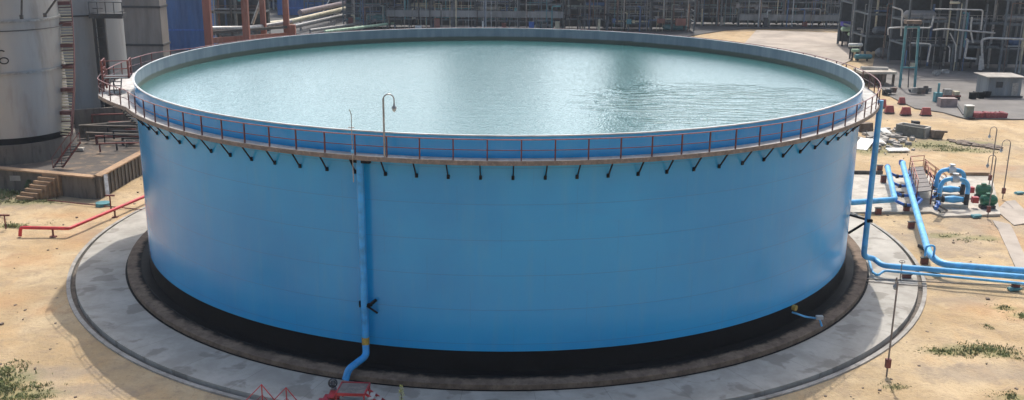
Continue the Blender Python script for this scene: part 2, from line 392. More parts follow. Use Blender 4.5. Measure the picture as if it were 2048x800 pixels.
# plan of the walkway edge: round, with the wider stair landing on the left
A0L, A1L = R(168), R(207)
ZD = 11.80
def wr(a, base=25.84):
    a = a % (2*PI); ex = .3*math.exp(-(((a-R(345)+PI) % (2*PI)-PI)/R(16))**2)
    if A0L-.12 < a < A1L+.05:
        ex = 1.45*min(1, max(0, (a-(A0L-.12))/.14))*min(1, max(0, (A1L+.02-a)/.20))
    return base+ex
NW = 360
b = MB(); vs = []; fs = []
for i in range(NW):
    a = 2*PI*i/NW; w = wr(a); c, s = math.cos(a), math.sin(a)
    vs += [(25.06*c, 25.06*s, ZD), (w*c, w*s, ZD), (25.06*c, 25.06*s, ZD-.06), (w*c, w*s, ZD-.06)]
for i in range(NW):
    j = (i+1) % NW
    fs += [(4*i, 4*i+1, 4*j+1, 4*j), (4*i+2, 4*j+2, 4*j+3, 4*i+3), (4*i, 4*j, 4*j+2, 4*i+2)]
b.add(vs, fs).build('walkway_deck', M_deck, T)
b = MB(); vs = []; fs = []
for i in range(NW):
    a = 2*PI*i/NW; w = wr(a); c, s = math.cos(a), math.sin(a)
    vs += [((w+x)*c, (w+x)*s, z) for x, z in ((-.03, ZD+.04), (.03, ZD+.04), (.03, ZD-.19), (-.03, ZD-.19))]
for i in range(NW):
    j = (i+1) % NW; fs += [(4*i+k, 4*j+k, 4*j+(k+1) % 4, 4*i+(k+1) % 4) for k in range(4)]
b.add(vs, fs).build('walkway_edge', M_edge, T)
NP_ = 98; A_OFF = R(-90)+(987-1012)/(69.5)*0  # post spacing 1.7 m
tr = MB(); mr = MB()
def ring_pts(z, k=NW): return [((wr(2*PI*i/k)-.05)*math.cos(2*PI*i/k), (wr(2*PI*i/k)-.05)*math.sin(2*PI*i/k), z) for i in range(k+1)]
tr.tube(ring_pts(ZD+1.08), .030, 6); tr.build('top_rail', M_pinkrail, T)
mr.tube(ring_pts(ZD+.56), .022, 6); mr.build('middle_rail', M_railr, T)
for i in range(NP_):
    a = 2*PI*(i+.5)/NP_-PI/2+R(.5); w = wr(a)-.05; c, s = math.cos(a), math.sin(a)
    MB().box((w*c, w*s, ZD+.56), (.065, .065, 1.03), a).build('rail_post', M_railr, T)
for i in range(NP_):
    a = 2*PI*(i+.28)/NP_-PI/2+R(.5)
    if R(20) < (a % (2*PI)) < R(150): continue
    w = wr(a)-.12; c, s = math.cos(a), math.sin(a)
    q = MB(); q.bar((w*c, w*s, ZD-.15), (25.08*c, 25.08*s, ZD-1.0), .06); q.bar((25.03*c, 25.03*s, ZD-.13), (w*c, w*s, ZD-.13), .07, .07)
    q.box((25.05*c, 25.05*s, ZD-1.0), (.08, .14, .2), a); q.build('bracket', M_black, T)
MB().lathe([(24.972, 11.0), (24.972, 11.0)], n=8)
# rungs plate seams inside (vertical overlap straps)
for a in (R(97), R(80.5), R(63)):
    c, s = math.cos(a), math.sin(a); MB().box((24.95*c, 24.95*s, 12.3), (.03, .35, 1.1), a).build('wall_strap', M_inner, T)
# stair down the left-hand side
st = MB(); stn = MB(); hr_ = MB(); hl = []; hl2 = []
a0, a1 = R(197), R(143)
K = 46
for i in range(K+1):
    t = i/K; a = a0+(a1-a0)*t; z = ZD-.1-(ZD-.2)*t; c, s = math.cos(a), math.sin(a)
    if i: st.box((25.75*c, 25.75*s, z), (1.0, .42, .05), a)
    hl.append((26.28*c, 26.28*s, z)); hl2.append((26.28*c, 26.28*s, z+1.0))
    if i % 4 == 0: stn.bar((26.28*c, 26.28*s, z), (26.28*c, 26.28*s, z+1.0), .06); stn.bar((25.0*c, 25.0*s, z-.1), (26.3*c, 26.3*s, z-.1), .07)
st.build('stair_treads', M_deck, T)
for i in range(K): stn.bar(hl[i], hl[i+1], .05, .22)
stn.build('stair_stringer', M_dark, T); hr_.tube(hl2, .03, 6).build('stair_rail', M_railr, T)
# gauging landing above the left-hand rim
gl = thing('gauging_landing', 'small red railed gauging landing raised over the left edge of the blue tank', 'landing', (-24.7, -6.6, 12.0))
gc = Vector((-25.5, -5.9, 12.75)); ga = math.atan2(gc.y, gc.x); rv = Vector((math.cos(ga), math.sin(ga), 0)); tv = Vector((-rv.y, rv.x, 0))
MB().obox(gc-Vector((0, 0, .03)), rv*.85, tv*.75, Vector((0, 0, .03))).build('landing_deck', M_dark, gl)
q = MB()
cor = [gc+rv*.82*i+tv*.72*j for i, j in ((1, -1), (1, 1), (-1, 1), (-1, -1))]
for k in range(4): MB().bar(cor[k]-Vector((0, 0, .9)) if k < 2 else cor[k], cor[k]+Vector((0, 0, 1.15)), .11).build('post', M_red, gl)
q = MB()
for k in (0, 1, 2):
    for h in (1.12, .6, .1): q.bar(cor[k]+Vector((0, 0, h)), cor[k+1]+Vector((0, 0, h)), .055)
q.bar(cor[0]+Vector((0, 0, .1)), cor[1]+Vector((0, 0, 1.1)), .05); q.bar(cor[3]+Vector((0, 0, 1.1)), cor[2]+Vector((0, 0, .1)), .05)
q.build('guard_rails', M_red, gl)
q = MB()
for s_ in (-.35, .35): q.bar(gc+tv*.75+rv*s_-Vector((0, 0, .05)), gc+tv*2.1+rv*s_-Vector((0, 0, .95)), .06, .18)
for k in range(4): q.obox(gc+tv*(.95+.32*k)-Vector((0, 0, .22+.22*k)), rv*.35, tv*.11, Vector((0, 0, .02)))
q.build('steps', M_dark, gl)
# water
MB().add([(24.968*math.cos(2*PI*i/256), 24.968*math.sin(2*PI*i/256), 11.78) for i in range(256)], [tuple(range(256))]).build('water', water_mat(), kind='structure', smooth=False)
# front downcomer
def polar(r, a, z): return Vector((r*math.cos(a), r*math.sin(a), z))
pa = math.atan2(G(722, 345, 11.3).y, G(722, 345, 11.3).x)
pb = G(722, 345, 11.3); pa = math.atan2(-math.sqrt(25.4**2-(-6.95)**2), -6.95)
dn = thing('downcomer_pipe', 'pale blue vertical pipe down the front of the blue tank bending out at the foot', 'pipe', polar(25.4, pa, 0))
pts = [polar(25.42, pa, ZD-.15), polar(25.42, pa, 1.55), polar(25.62, pa+.004, 1.05), polar(26.75, pa-.016, .72), polar(26.95, pa-.019, .2)]
MB().tube(bend(pts, .5), .185, 18).build('pipe_run', mat('downcomer_blue', (.025, .29, .66), .4, dirt=(.06, .33, .6), dirt_amt=.4, bump=.05), dn)
MB().cyl(polar(25.42, pa, 1.62), polar(25.42, pa, 2.02), .20, 18).build('yellow_collar', M_yellow, dn)
q = MB(); t_ = Vector((-math.sin(pa), math.cos(pa), 0)); o_ = Vector((math.cos(pa), math.sin(pa), 0))
c_ = polar(25.42, pa, 3.75)
q.bar(c_+t_*.42+Vector((0, 0, .10)), c_+t_*-.28+Vector((0, 0, .10)), .16, .12) ; q.bar(c_+t_*.2+o_*.1+Vector((0, 0, .05)), c_+t_*.55-o_*.35+Vector((0, 0, -.45)), .1)
q.bar(c_+t_*.2+o_*.1, c_+t_*.55-o_*.3+Vector((0, 0, .30)), .12); q.bar(c_-t_*.42-o_*.4, c_-t_*.24, .12, .2)
q.build('clamp', M_black, dn)
q = MB(); c_ = polar(25.42, pa, ZD-.3); q.bar(c_-t_*.45, c_+t_*.55, .3, .22); q.build('top_bracket', M_black, dn)
# valve platform in front of it
vp = thing('valve_platform', 'low red edged steel valve platform where the front pipe meets the ground', 'platform', G(700, 790, .0))
pc = G(707, 776, .75)
ux = Vector((1, -.06, 0)).normalized(); uy = Vector((.10, 1, 0)).normalized()
MB().obox(pc+uy*-.1, ux*.68, uy*.62, Vector((0, 0, .02))).build('plate', M_edge, vp)
q = MB()
for s_ in (-1, 1):
    q.obox(pc-uy*.1+ux*.70*s_, ux*.025, uy*.66, Vector((0, 0, .07))); q.obox(pc-uy*.1+uy*.64*s_, ux*.68, uy*.025, Vector((0, 0, .07)))
    for s2 in (-1, 1): q.bar(pc-uy*.1+ux*.68*s_+uy*.62*s2, pc-uy*.1+ux*.68*s_+uy*.62*s2-Vector((0, 0, .75)), .07)
q.build('edge_frame', M_redb, vp)
for k in range(3):
    MB().obox(pc+ux*(-.98-.30*k)-uy*.35-Vector((0, 0, .2+.22*k)), ux*.16, uy*.4, Vector((0, 0, .02))).build('step', M_redb, vp)
for k in range(3):
    c_ = pc+ux*(1.0+.30*k)-uy*.35-Vector((0, 0, .2+.22*k)); MB().obox(c_, ux*.13, uy*.4, Vector((0, 0, .02))).build('step', M_deck, vp)
q = MB()
for s_ in (-.1, -.62): q.bar(pc+ux*.72+uy*(s_+.1)-Vector((0, 0, .05)), pc+ux*1.75+uy*(s_+.1)-Vector((0, 0, .8)), .05, .12)
q.build('stringer', M_redb, vp)
hv = thing('hand_valve', 'dark handwheel valve left of the red platform plate', 'valve', G(667, 799, 0))
vc = Vector(hv.location)+Vector((0, 0, .9))
MB().cyl(vc-Vector((0, 0, .9)), vc, .05, 8).build('stem', M_dark, hv)
MB().tube([vc+Vector((.2*math.cos(a), .06*math.sin(a), .2*math.sin(a))) for a in [2*PI*i/14 for i in range(15)]], .045, 6).bar(vc-Vector((.2, 0, 0)), vc+Vector((.2, 0, 0)), .05).cyl(vc-Vector((0, .1, .12)), vc+Vector((0, .1, .05)), .11, 10).build('handwheel', M_dark, hv)
MB().cyl(vc+Vector((0, -.1, -.4)), vc+Vector((0, .2, -.4)), .16, 12).build('valve_body', M_galv, hv)
MB().cyl(vc+Vector((-.22, 0, -.75)), vc+Vector((.3, 0, -.75)), .13, 12).build('flange', M_redb, hv)
# step-over stile
sty = thing('stile_stairs', 'bright red railed step-over stairs at the bottom edge of the photo', 'stairs', G(560, 830, 0))
for n_, (u, v) in enumerate(((523, 769), (572, 775))):
    ap = AY(u, v, -29.4-.0*n_); q = MB()
    L0 = ap+Vector((-1.05, -.55, -1.0)); R0 = ap+Vector((.62, -.15, -.75)); low = Vector((0, 0, -.55))
    q.tube([L0+Vector((-.9, -.4, -.9)), L0, ap, R0, R0+Vector((.7, -.1, -.75))], .032, 8)
    q.tube([L0+Vector((.3, .1, -.2)), ap+low, R0+low+Vector((.1, 0, 0))], .022, 6)
    q.bar(ap, ap+Vector((0, 0, -1.9)), .05); q.bar(R0, R0+Vector((0, 0, -1.2)), .05); q.bar(L0, L0+Vector((0, 0, -1.1)), .05)
    q.build('handrail', M_redb, sty)
q = MB(); m0 = AY(547, 800, -29.4)
for k in range(4): q.box(m0+Vector((-.1-.3*k, .1, -.9-.22*k)), (.26, .95, .04))
for k in range(3): q.box(m0+Vector((.3+.3*k, .1, -1.1-.22*k)), (.26, .95, .04))
q.build('treads', M_deck, sty)
# ------------------------------------------------------------------ lamps
def gooseneck(base, h, hr, top_r, dirx, label, group=None, ped=True, diry=0, m=M_pole):
    o = thing('lamp_post', label, 'lamp post', base, group); B = Vector(base); d = Vector((dirx, diry, 0)).normalized()
    pts = [B, B+Vector((0, 0, h-top_r))]
    for k in range(1, 11):
        a = PI*k/10; pts.append(B+Vector((0, 0, h-top_r))+d*(top_r-top_r*math.cos(a))+Vector((0, 0, top_r*math.sin(a))))
    pts.append(pts[-1]-Vector((0, 0, hr)))
    MB().tube(pts, [hp for hp in [.05]*2+[.032]*(len(pts)-2)], 8).build('pole', m, o)
    e = pts[-1]
    hd = MB().tube([e, e-Vector((0, 0, .12)), e-Vector((0, 0, .2)), e-Vector((0, 0, .24))], [.04, .06, .13, .14], 12).build('lamp_head', M_galv, o)
    MB().tube([e-Vector((0, 0, .24)), e-Vector((0, 0, .34)), e-Vector((0, 0, .42))], [.10, .11, .03], 12).build('globe', M_glass, hd)
    if ped: MB().box(B+Vector((0, 0, .75)), (.26, .22, .5)).build('junction_box', M_red, o)
    return o
g_l = 'gooseneck lamp posts'
gooseneck(polar(25.78, math.atan2(-25.1, -5.62), ZD), 3.15, .18, .26, 1, 'short grey gooseneck lamp standing on the tank walkway', g_l, False, m=M_galv)
gooseneck(G(1773, 752, GZ), 5.5, .12, .22, .2, 'tall brown gooseneck lamp post with a red box outside the lower right kerb', g_l, diry=1)
gooseneck(G(2005, 398, GZ), 5.3, .35, .36, -1, 'gooseneck lamp post on the path right of the green motors', g_l)
gooseneck(G(1975, 436, GZ), 5.3, .35, .3, -1, 'gooseneck lamp post nearest the viewer beside the green motors', g_l)
gooseneck(G(1978, 371, GZ), 5.5, .35, .3, -1, 'gooseneck lamp post behind the green motors at the back of the pump slab', g_l)
sp = thing('gauge_pole', 'thin pale gauge pole clipped to the walkway left of the lamp', 'pole', polar(25.95, math.atan2(-24.8, -7.2), 10.5))
B = Vector(sp.location); MB().tube([B, B+Vector((0, 0, 3.4)), B+Vector((-.08, 0, 3.65))], .022, 6).build('rod', M_galv, sp); MB().box(B+Vector((0, 0, 1.55)), (.14, .1, .16)).build('clip', M_pipe, sp); MB().box(B+Vector((-.02, 0, 2.75)), (.3, .05, .05)).build('cross_tee', M_rim, sp)

# ------------------------------------------------------------------ blue pipework on the right
def support(p, h, w=.42, d=.35, m=None, label=None, group='dark red pipe supports'):
    B = Vector((p.x, p.y, GZ-.05)); q = thing('pipe_support', label, 'pipe support', B, group)
    MB().box(B+Vector((0, 0, h/2-.0)), (w, d, h)).build('pedestal', m or M_red, q)
    MB().box(B+Vector((0, 0, h+.025)), (w*1.25, d*1.1, .05)).build('saddle', M_dark, q); return q
# right-hand drop pipe
dp = Vector((24.75, -10.2, 0)); 
pz = .75
dpp = thing('drop_pipe', 'tall blue pipe dropping from the walkway at the right edge of the tank', 'pipe', dp)
e1 = G(1728, 505, 1.6); topx = G(1749, 240, 11.6)
line_y = -10.9
pts = [Vector((e1.x-.0, e1.y, 12.0)), Vector((e1.x, e1.y, 1.3)), G(1748, 517, 1.0), G(1764, 531, .8), G(1790, 533, .78), G(2120, 560, .72)]
MB().tube(bend(pts, .4), .19, 16).build('pipe_run', M_pipe, dpp)
q = MB(); e2 = Vector((e1.x, e1.y, 3.9)); an = math.atan2(e1.y, e1.x)
q.bar(e2, polar(25.0, an+.02, 4.0), .13); q.bar(e2+Vector((0, 0, -.1)), polar(25.0, an-.01, 2.9), .13); q.bar(e2+Vector((-.1, -.2, 0)), e2+Vector((.25, -.2, 0)), .2, .2)
q.build('bracket', M_black, dpp)
q2 = thing('drain_pipe', 'thin pale blue pipe running below the big pipes at the right kerb', 'pipe', G(1755, 560, .3))
MB().tube(bend([G(1735, 510, .5), G(1745, 545, .3), G(1756, 551, .35), G(1768, 541, .55), G(1790, 543, .6), G(2120, 574, .6)], .25), .09, 10).build('pipe_run', M_pipe, q2)
lp = thing('long_supply_pipe', 'long pale blue pipe running toward the viewer then bending right', 'pipe', G(1830, 430, 0))
pts = [G(1806, 326, 1.6), G(1806, 331, 1.6), G(1858, 508, .85), G(1882, 529, .78), G(2120, 548, .75)]
MB().tube(bend(pts, .9, 8), .245, 18).build('pipe_run', M_pipe, lp)
MB().tube(bend([G(1800, 326, 1.6)+Vector((.05, .1, .02)), G(1806, 326, 1.6)+Vector((0, .12, .02))], .1), .27, 18).build('end_flange', M_piped, lp)
sp_ = thing('short_supply_pipe', 'blue pipe from the tank turning at a right angle to the pump slab', 'pipe', G(1790, 400, 0))
pts = [polar(24.9, math.atan2(6.2, 24.1), .8), G(1705, 405, .8), G(1790, 399, .8), G(1775, 334, 1.4), ]
MB().tube(bend(pts, .35, 6), .24, 18).build('pipe_run', M_pipe, sp_)
d_ = (pts[3]-pts[2]).normalized(); MB().cyl(pts[3]-d_*.08, pts[3]+d_*.08, .26, 18).build('end_flange', M_piped, sp_)
# vent loop at the bend
q = thing('vent_loop', 'small blue hooped vent pipe behind the bend of the long pipe', 'pipe', G(1865, 520, .8))
b0 = G(1850, 512, 1.1); b1 = G(1866, 516, .9)
MB().tube(bend([b0, b0+Vector((0, 0, .75)), b1+Vector((.05, 0, .9)), b1], .3, 6), .075, 10).build('hoop', M_pipe, q)
# black lagging on the long pipe supports
for i, (u, v, h, lab) in enumerate(((1812, 425, .55, 'dark red support under the long blue pipe near the pump slab'), (1822, 455, .5, 'dark support under the long blue pipe, halfway to the kerb'), (1848, 528, .5, 'dark red support under the long pipe just beyond the kerb'),
                                    (1756, 428, .55, 'red support under the blue pipe beside the tank'), (1812, 561, .5, 'dark red block under the blue pipes on the apron'),
                                    (2030, 579, .45, 'red support under the blue pipes at the right edge'), (1800, 395, .55, 'red support under the right-angle bend of the blue pipe'), (1766, 368, .85, 'tall dark red support left of the blue header'), (1758, 349, .95, 'dark red support behind the left blue header'))):
    support(G(u, v), h, .46 if i != 4 else .55, .3, label=lab)
# black timber rests
for i, (u, v) in enumerate(((1864, 545), (1848, 500), (1735, 545))):
    p = G(u, v); MB().bar(p+Vector((-.1, .8, .1)), p+Vector((.15, -.9, .1)), .16, .2).build('steel_sleeper', M_dark, label=['dark beam lying under the pipes on the kerb', 'dark beam under the long pipe behind the kerb', 'dark brown beam under the drop pipe on the apron'][i], cat='beam')
for i, (a_, b_) in enumerate((((1728, 557), (2060, 572)), ((1730, 562), (1850, 572)))):
    p, q_ = G(*a_, z=.06), G(*b_, z=-.1 if i == 0 else .06)
    MB().tube([p, (p+q_)/2+Vector((0, -.1, 0)), q_], .035, 6).build('conduit', M_pole, label=['long brown conduit lying along the ground under the blue pipes', 'short brown conduit crossing the apron to the lamp'][i], cat='conduit')
vh = thing('hand_valve', 'small rusty handwheel valve on the blue pipes at the lamp top', 'valve', G(1800, 560, 0)); B = Vector(vh.location)
MB().cyl(B, B+Vector((0, 0, 1.3)), .035, 8).build('stem', M_pole, vh); MB().tube([B+Vector((.2*math.cos(a), .1*math.sin(a), 1.3+.05*math.sin(a))) for a in [2*PI*i/12 for i in range(13)]], .025, 6).build('handwheel', M_pole, vh)
# --- pump station
ps = thing('branch_manifold', 'set of short deep blue branch pipes joining the two blue headers', 'pipework', G(1795, 390, 0))
for k in range(4):
    v = 345+19*k
    p = G(1778+4.6*k, v, 1.15-.12*k); q_ = G(1812+6*k, v+1, 1.15-.12*k); r_ = G(1834+3*k, v-3, .9-.1*k)
    MB().tube(bend([p, (p+q_)/2-Vector((0, 0, .35)), q_+Vector((.2, 0, -.3)), r_], .4), .125, 10).build('branch', M_piped, ps)
    m_ = (p+q_)/2-Vector((0, 0, .33)); MB().cyl(m_-Vector((.1, 0, 0)), m_+Vector((.1, 0, 0)), .2, 12).build('flange', M_dark, ps)
hd = thing('suction_header', 'deep blue header pipe under the red crossover platform', 'pipe', G(1835, 380, 0))
MB().tube([G(1820, 340, .8), G(1838, 400, .6)], .18, 14).build('pipe_run', M_piped, hd)
# crossover platform
cp = thing('crossover_platform', 'red railed crossover platform with grey grating and stairs beside the blue pipes', 'platform', G(1840, 390, 0))
zf = 1.15
Pf = [G(1834, 384, zf), G(1864, 381, zf), G(1846, 333, zf), G(1819, 335, zf)]
q = MB().prism([(p.x, p.y) for p in Pf], zf-.05, zf); q.build('grating', mat('grating_grey', (.17, .15, .14), .7, scale=6, bump=.5), cp)
q = MB()
for k in range(7):
    t = k/6; q.bar(Pf[0].lerp(Pf[3], t)+Vector((0, 0, .015)), Pf[1].lerp(Pf[2], t)+Vector((0, 0, .015)), .05, .03)
q.build('cross_bars', M_dark, cp)
def rails(q, A, Bp, n, h=1.05, w=.055):
    for k in range(n+1):
        p = A.lerp(Bp, k/n); q.bar(p, p+Vector((0, 0, h)), w)
    for hh in (h, h*.55): q.bar(A+Vector((0, 0, hh)), Bp+Vector((0, 0, hh)), w)
for a_, b_, n_ in ((Pf[0], Pf[3], 4), (Pf[1], Pf[2].lerp(Pf[1], .25), 3), (Pf[3], Pf[2], 1)):
    q = MB(); rails(q, a_, b_, n_); q.build('guard_rail', mat('orange_red_rail', (.36, .11, .07), .55, dirt=(.2, .06, .05), dirt_amt=.5), cp)
for p in Pf: MB().bar(p, Vector((p.x, p.y, GZ)), .09).build('leg', M_red, cp)
q = MB(); s0 = Pf[2].lerp(Pf[1], .12); s1 = Vector((s0.x+1.9, s0.y-.5, GZ)); sd = (Pf[1]-Pf[2]).normalized()*.75
for k in range(6): t = (k+.5)/6; q.obox((s0+sd*.5).lerp(s1+sd*.5, t), (s1-s0).normalized()*.13, sd*.5, Vector((0, 0, .02)))
for dd in (Vector(), sd): q.bar(s0+dd, s1+dd, .05, .18)
q.build('stairs', M_dark, cp)
q = MB()
for dd in (Vector(), sd): rails(q, s0+dd, s1+dd, 2, .95, .05)
q.build('stair_rail', MC['orange_red_rail'], cp)
# second steps at the front of the slab
q = thing('stair_frame', 'dark steel step frame in front of the blue pump pipes', 'steps', G(1872, 420, 0)); Bq = G(1866, 413, .9); Eq = G(1884, 424, GZ)
m_ = MB()
for s_ in (0, .6): m_.bar(Bq+Vector((s_, s_*.3, 0)), Eq+Vector((s_, s_*.3, 0)), .05, .16)
for k in range(5): m_.box(Bq.lerp(Eq, (k+.5)/5)+Vector((.3, .1, 0)), (.62, .25, .03), .3)
m_.build('treads', M_dark, q)
# pumps
def pump(u0, v0, lab_p, lab_m, zt, s=1.):
    ax = G(u0, v0, .65); dr = (G(u0+90, v0+2, .65)-ax); dr.z = 0; dr.normalize(); up = Vector((0, 0, 1)); sd_ = Vector((-dr.y, dr.x, 0))
    o = thing('pump', lab_p, 'pump', Vector((ax.x, ax.y, GZ)), 'blue water pumps on the pump slab')
    MB().tube([ax, ax+dr*.35, ax+dr*.9, ax+dr*1.25, ax+dr*1.7], [.2, .26, .32, .26, .2], 16).build('casing', M_pipe, o)
    for t in (.0, 1.7): MB().cyl(ax+dr*(t-.05), ax+dr*(t+.05), .3, 16).build('flange', M_dark, o)
    a_ = ax-dr*.35; c_ = ax+dr*1.95
    MB().tube(bend([a_-up*.1, a_+up*(zt-.65), c_+up*(zt-.75), c_+up*.0], 1.05, 9), .185, 16).build('delivery_loop', M_pipe, o)
    m1 = (a_+c_)/2+up*(zt-.70); b_ = MB().cyl(m1-dr*.28, m1+dr*.28, .3, 14); b_.cyl(m1, m1+up*.45, .14, 10); b_.cyl(m1+up*.42, m1+up*.5, .26, 14); b_.build('loop_valve', M_rim, o)
    MB().cyl(c_-up*.7, c_+up*.5, .2, 12).build('check_valve', M_dark, o)
    MB().box(ax+dr*.85-up*.62, (2.3, .6, .35), math.atan2(dr.y, dr.x)).build('plinth', M_concl, o)
    p = ax+dr*2.65
    k = MB(); k.box(p+up*.0, (.5, .42, .5), math.atan2(dr.y, dr.x)); k.build('coupling_guard', M_redb, o)
    m0 = ax+dr*3.1
    mo = thing('electric_motor', lab_m, 'motor', Vector((m0.x, m0.y, GZ)), 'green pump motors')
    MB().tube([m0, m0+dr*.08, m0+dr*.1, m0+dr*1.15, m0+dr*1.2, m0+dr*1.32], [.22, .36, .42, .42, .40, .3], 20).build('motor_body', M_green, mo)
    f_ = MB()
    for k in range(12):
        a = 2*PI*k/12; d2 = sd_*math.cos(a)+up*math.sin(a); f_.obox(m0+dr*.62+d2*.44, dr*.5, d2*.03, dr.cross(d2)*.015)
    f_.build('cooling_fins', M_green, mo)
    MB().box(m0+dr*.6+up*.5, (.35, .3, .2), math.atan2(dr.y, dr.x)).build('terminal_box', M_green, mo)
    MB().box(m0+dr*.62-up*.62, (1.2, .6, .38), math.atan2(dr.y, dr.x)).build('feet', M_dark, mo)
pump(1886, 398, 'nearer of the two blue looped pump pipes beside the platform', 'nearer green electric motor with a red coupling on the pump slab', 2.45)
pump(1880, 378, 'farther of the two blue looped pump pipes beside the platform', 'farther green electric motor behind the other on the pump slab', 2.45)
q = thing('strainer_valves', 'cluster of dark and blue valves between the platform and the pumps', 'valves', G(1872, 400, 0)); rv_ = random.Random(3)
for k in range(9):
    p = G(1864+rv_.uniform(0, 18), 372+5*k, rv_.uniform(.3, .9)); m_ = MB(); d_ = Vector((rv_.uniform(.1, .3), rv_.uniform(-.1, .3), rv_.uniform(-.2, .2)))
    m_.cyl(p-d_, p+d_, .13+.05*rv_.random(), 10); m_.cyl(p, p+Vector((0, 0, .4)), .04, 6); m_.cyl(p+Vector((0, 0, .38)), p+Vector((0, 0, .42)), .15, 10)
    m_.build('valve', [M_piped, M_dark, M_galv, M_dark][k % 4], q)
q = thing('slab_wall', 'low dark wall along the back edge of the pump slab', 'wall', G(1850, 349, 0))
MB().bar(G(1690, 346, 0), G(1765, 347, 0), .2, .5).build('left_length', M_concd, q); MB().bar(G(1900, 349, 0), G(1978, 350, 0), .2, .5).build('right_length', M_brown, q)
for i, (u, v) in enumerate(((1953, 434), (2038, 388), (2028, 580))):
    MB().rock(G(u, v)+Vector((0, 0, .1)), (.95, .5, .22), random.Random(i), .2).build('manhole_cover', M_teal, label=['faded green cover on the sand in front of the green motors', 'faded green cover beside the lamp path at the far right', 'faded green cover on the sand below the blue pipes at the right'][i], cat='cover', group='faded green covers on the sand')
# ------------------------------------------------------------------ left: red pipe
rp = thing('fire_main', 'bright red fire main pipe running over the sand beside the kerb', 'pipe', G(130, 470, GZ))
pts = [G(40, 472, GZ), G(41, 455, .45), G(138, 457, .45), G(230, 418, .45), G(310, 384, .45)]
MB().tube(bend(pts, .22), .13, 12).build('pipe_run', mat('fire_main_red', (.58, .04, .05), .4, dirt=(.35, .08, .06), dirt_amt=.4), rp)
for u, v in ((105, 458), (229, 420)):
    p = G(u, v, .4); s_ = MB().bar(p, Vector((p.x, p.y, GZ-.05)), .11); s_.box((p.x, p.y, GZ+.02), (.45, .3, .08)); s_.build('support', M_red, rp)
def hydrant(u, v, h, lab):
    B = G(u, v); o = thing('hydrant', lab, 'hydrant', B, 'rusty standpipes on the left')
    MB().cyl(B, B+Vector((0, 0, h)), .06, 8).build('standpipe', M_red, o); MB().bar(B+Vector((-.35, 0, h)), B+Vector((.4, 0, h)), .14, .12).build('head', M_red, o)
hydrant(222, 418, 1.15, 'rusty standpipe with a crosshead beside the red pipe'); hydrant(12, 458, 1.1, 'rusty standpipe cut by the left edge of the photo')
MB().cyl(G(207, 413, GZ-.1), G(207, 413, GZ-.1)+Vector((0, 0, .35)), .6, 20).build('manhole_cover', M_teal, label='round faded green cover on the sand near the retaining wall', cat='cover')
MB().tube([G(95, 400, -.1), G(180, 409, -.1), G(290, 420, -.1)], .05, 6).build('conduit', M_red, label='thin rusty pipe on the sand below the retaining wall', cat='pipe')
# retaining wall with raised yard
ZB = 1.75
cx0 = G(196, 397); 
P0 = G(-260, 352); P1 = cx0; P2 = G(281, 347)
P3 = P2+(P2-P1)*3.2; far = [Vector((-30, 75, 0)), Vector((-110, 75, 0))]
yard = [P0, P1, P2, P3]+far
MB().prism([(p.x, p.y) for p in yard], GZ-.3, ZB-.12).build('raised_yard', mat('yard_soil', (.075, .063, .055), .95, dirt=(.26, .18, .11), dirt_amt=.8, scale=.28), kind='structure', smooth=False)  # soil colour darkened to carry the shade lying over the yard
rw = thing('retaining_wall', 'stained dark retaining wall with a brown coping round the raised tank yard', 'wall', (P1.x, P1.y, GZ))
def wallseg(a, b, off=.0):
    d = (b-a); d.z = 0; n = Vector((d.y, -d.x, 0)).normalized()
    m_ = MB(); A = a+n*.1; Bp = b+n*.1; m_.bar(Vector((A.x, A.y, (GZ+ZB)/2-.2)), Vector((Bp.x, Bp.y, (GZ+ZB)/2-.2)), .24, ZB-GZ+.2); m_.build('wall_face', M_concd, rw)
    m_ = MB(); m_.bar(Vector((A.x, A.y, ZB-.02)), Vector((Bp.x, Bp.y, ZB-.02)), .75, .12); m_.build('coping', M_brown, rw)
wallseg(P0, P1); wallseg(P1, P2+(P2-P1)*2.5)
k_ = MB()
for i in range(14): 
    p = P1.lerp(P2, i/12); k_.bar(Vector((p.x, p.y, GZ))+Vector((.26, -.05, 0)), Vector((p.x, p.y, ZB-.1))+Vector((.26, -.05, 0)), .12, .12)
k_.build('buttresses', M_concd, rw)
stp = thing('concrete_steps', 'brown concrete steps up to the raised tank yard', 'steps', G(100, 392))
S0 = G(112, 392); dirw = (P0-P1).normalized(); outw = Vector((dirw.y, -dirw.x, 0)); outw = outw if outw.y < 0 else -outw
Sb = P1.lerp(P0, ((P1-G(110, 375)).length)/(P0-P1).length)
Sb = Vector((G(100, 392).x+.4, P1.y+(P0.y-P1.y)*((P1.x-G(100, 392).x)/(P1.x-P0.x)), 0))
m_ = MB()
for k in range(7):
    h = (ZB-GZ)*(7-k)/7; m_.obox(Sb+outw*(.5+.30*k)+dirw*(.22*k)+Vector((0, 0, GZ+h/2)), dirw*.85, outw*.15, Vector((0, 0, h/2-.01)))
m_.build('treads', M_brown, stp)
MB().box(Sb+dirw*3.4+outw*.3+Vector((0, 0, 1.0)), (1.9, .06, .45)).build('notice_board', M_conc, label='blank pale board fixed to the retaining wall left of the steps', cat='board')
p = G(212, 362, 1.3); MB().bar(p+Vector((-.1, .3, .5)), p+Vector((.5, -1.2, -1.0)), .3, .06).build('chute', M_galv, label='pale metal chute leaning on the retaining wall', cat='chute')
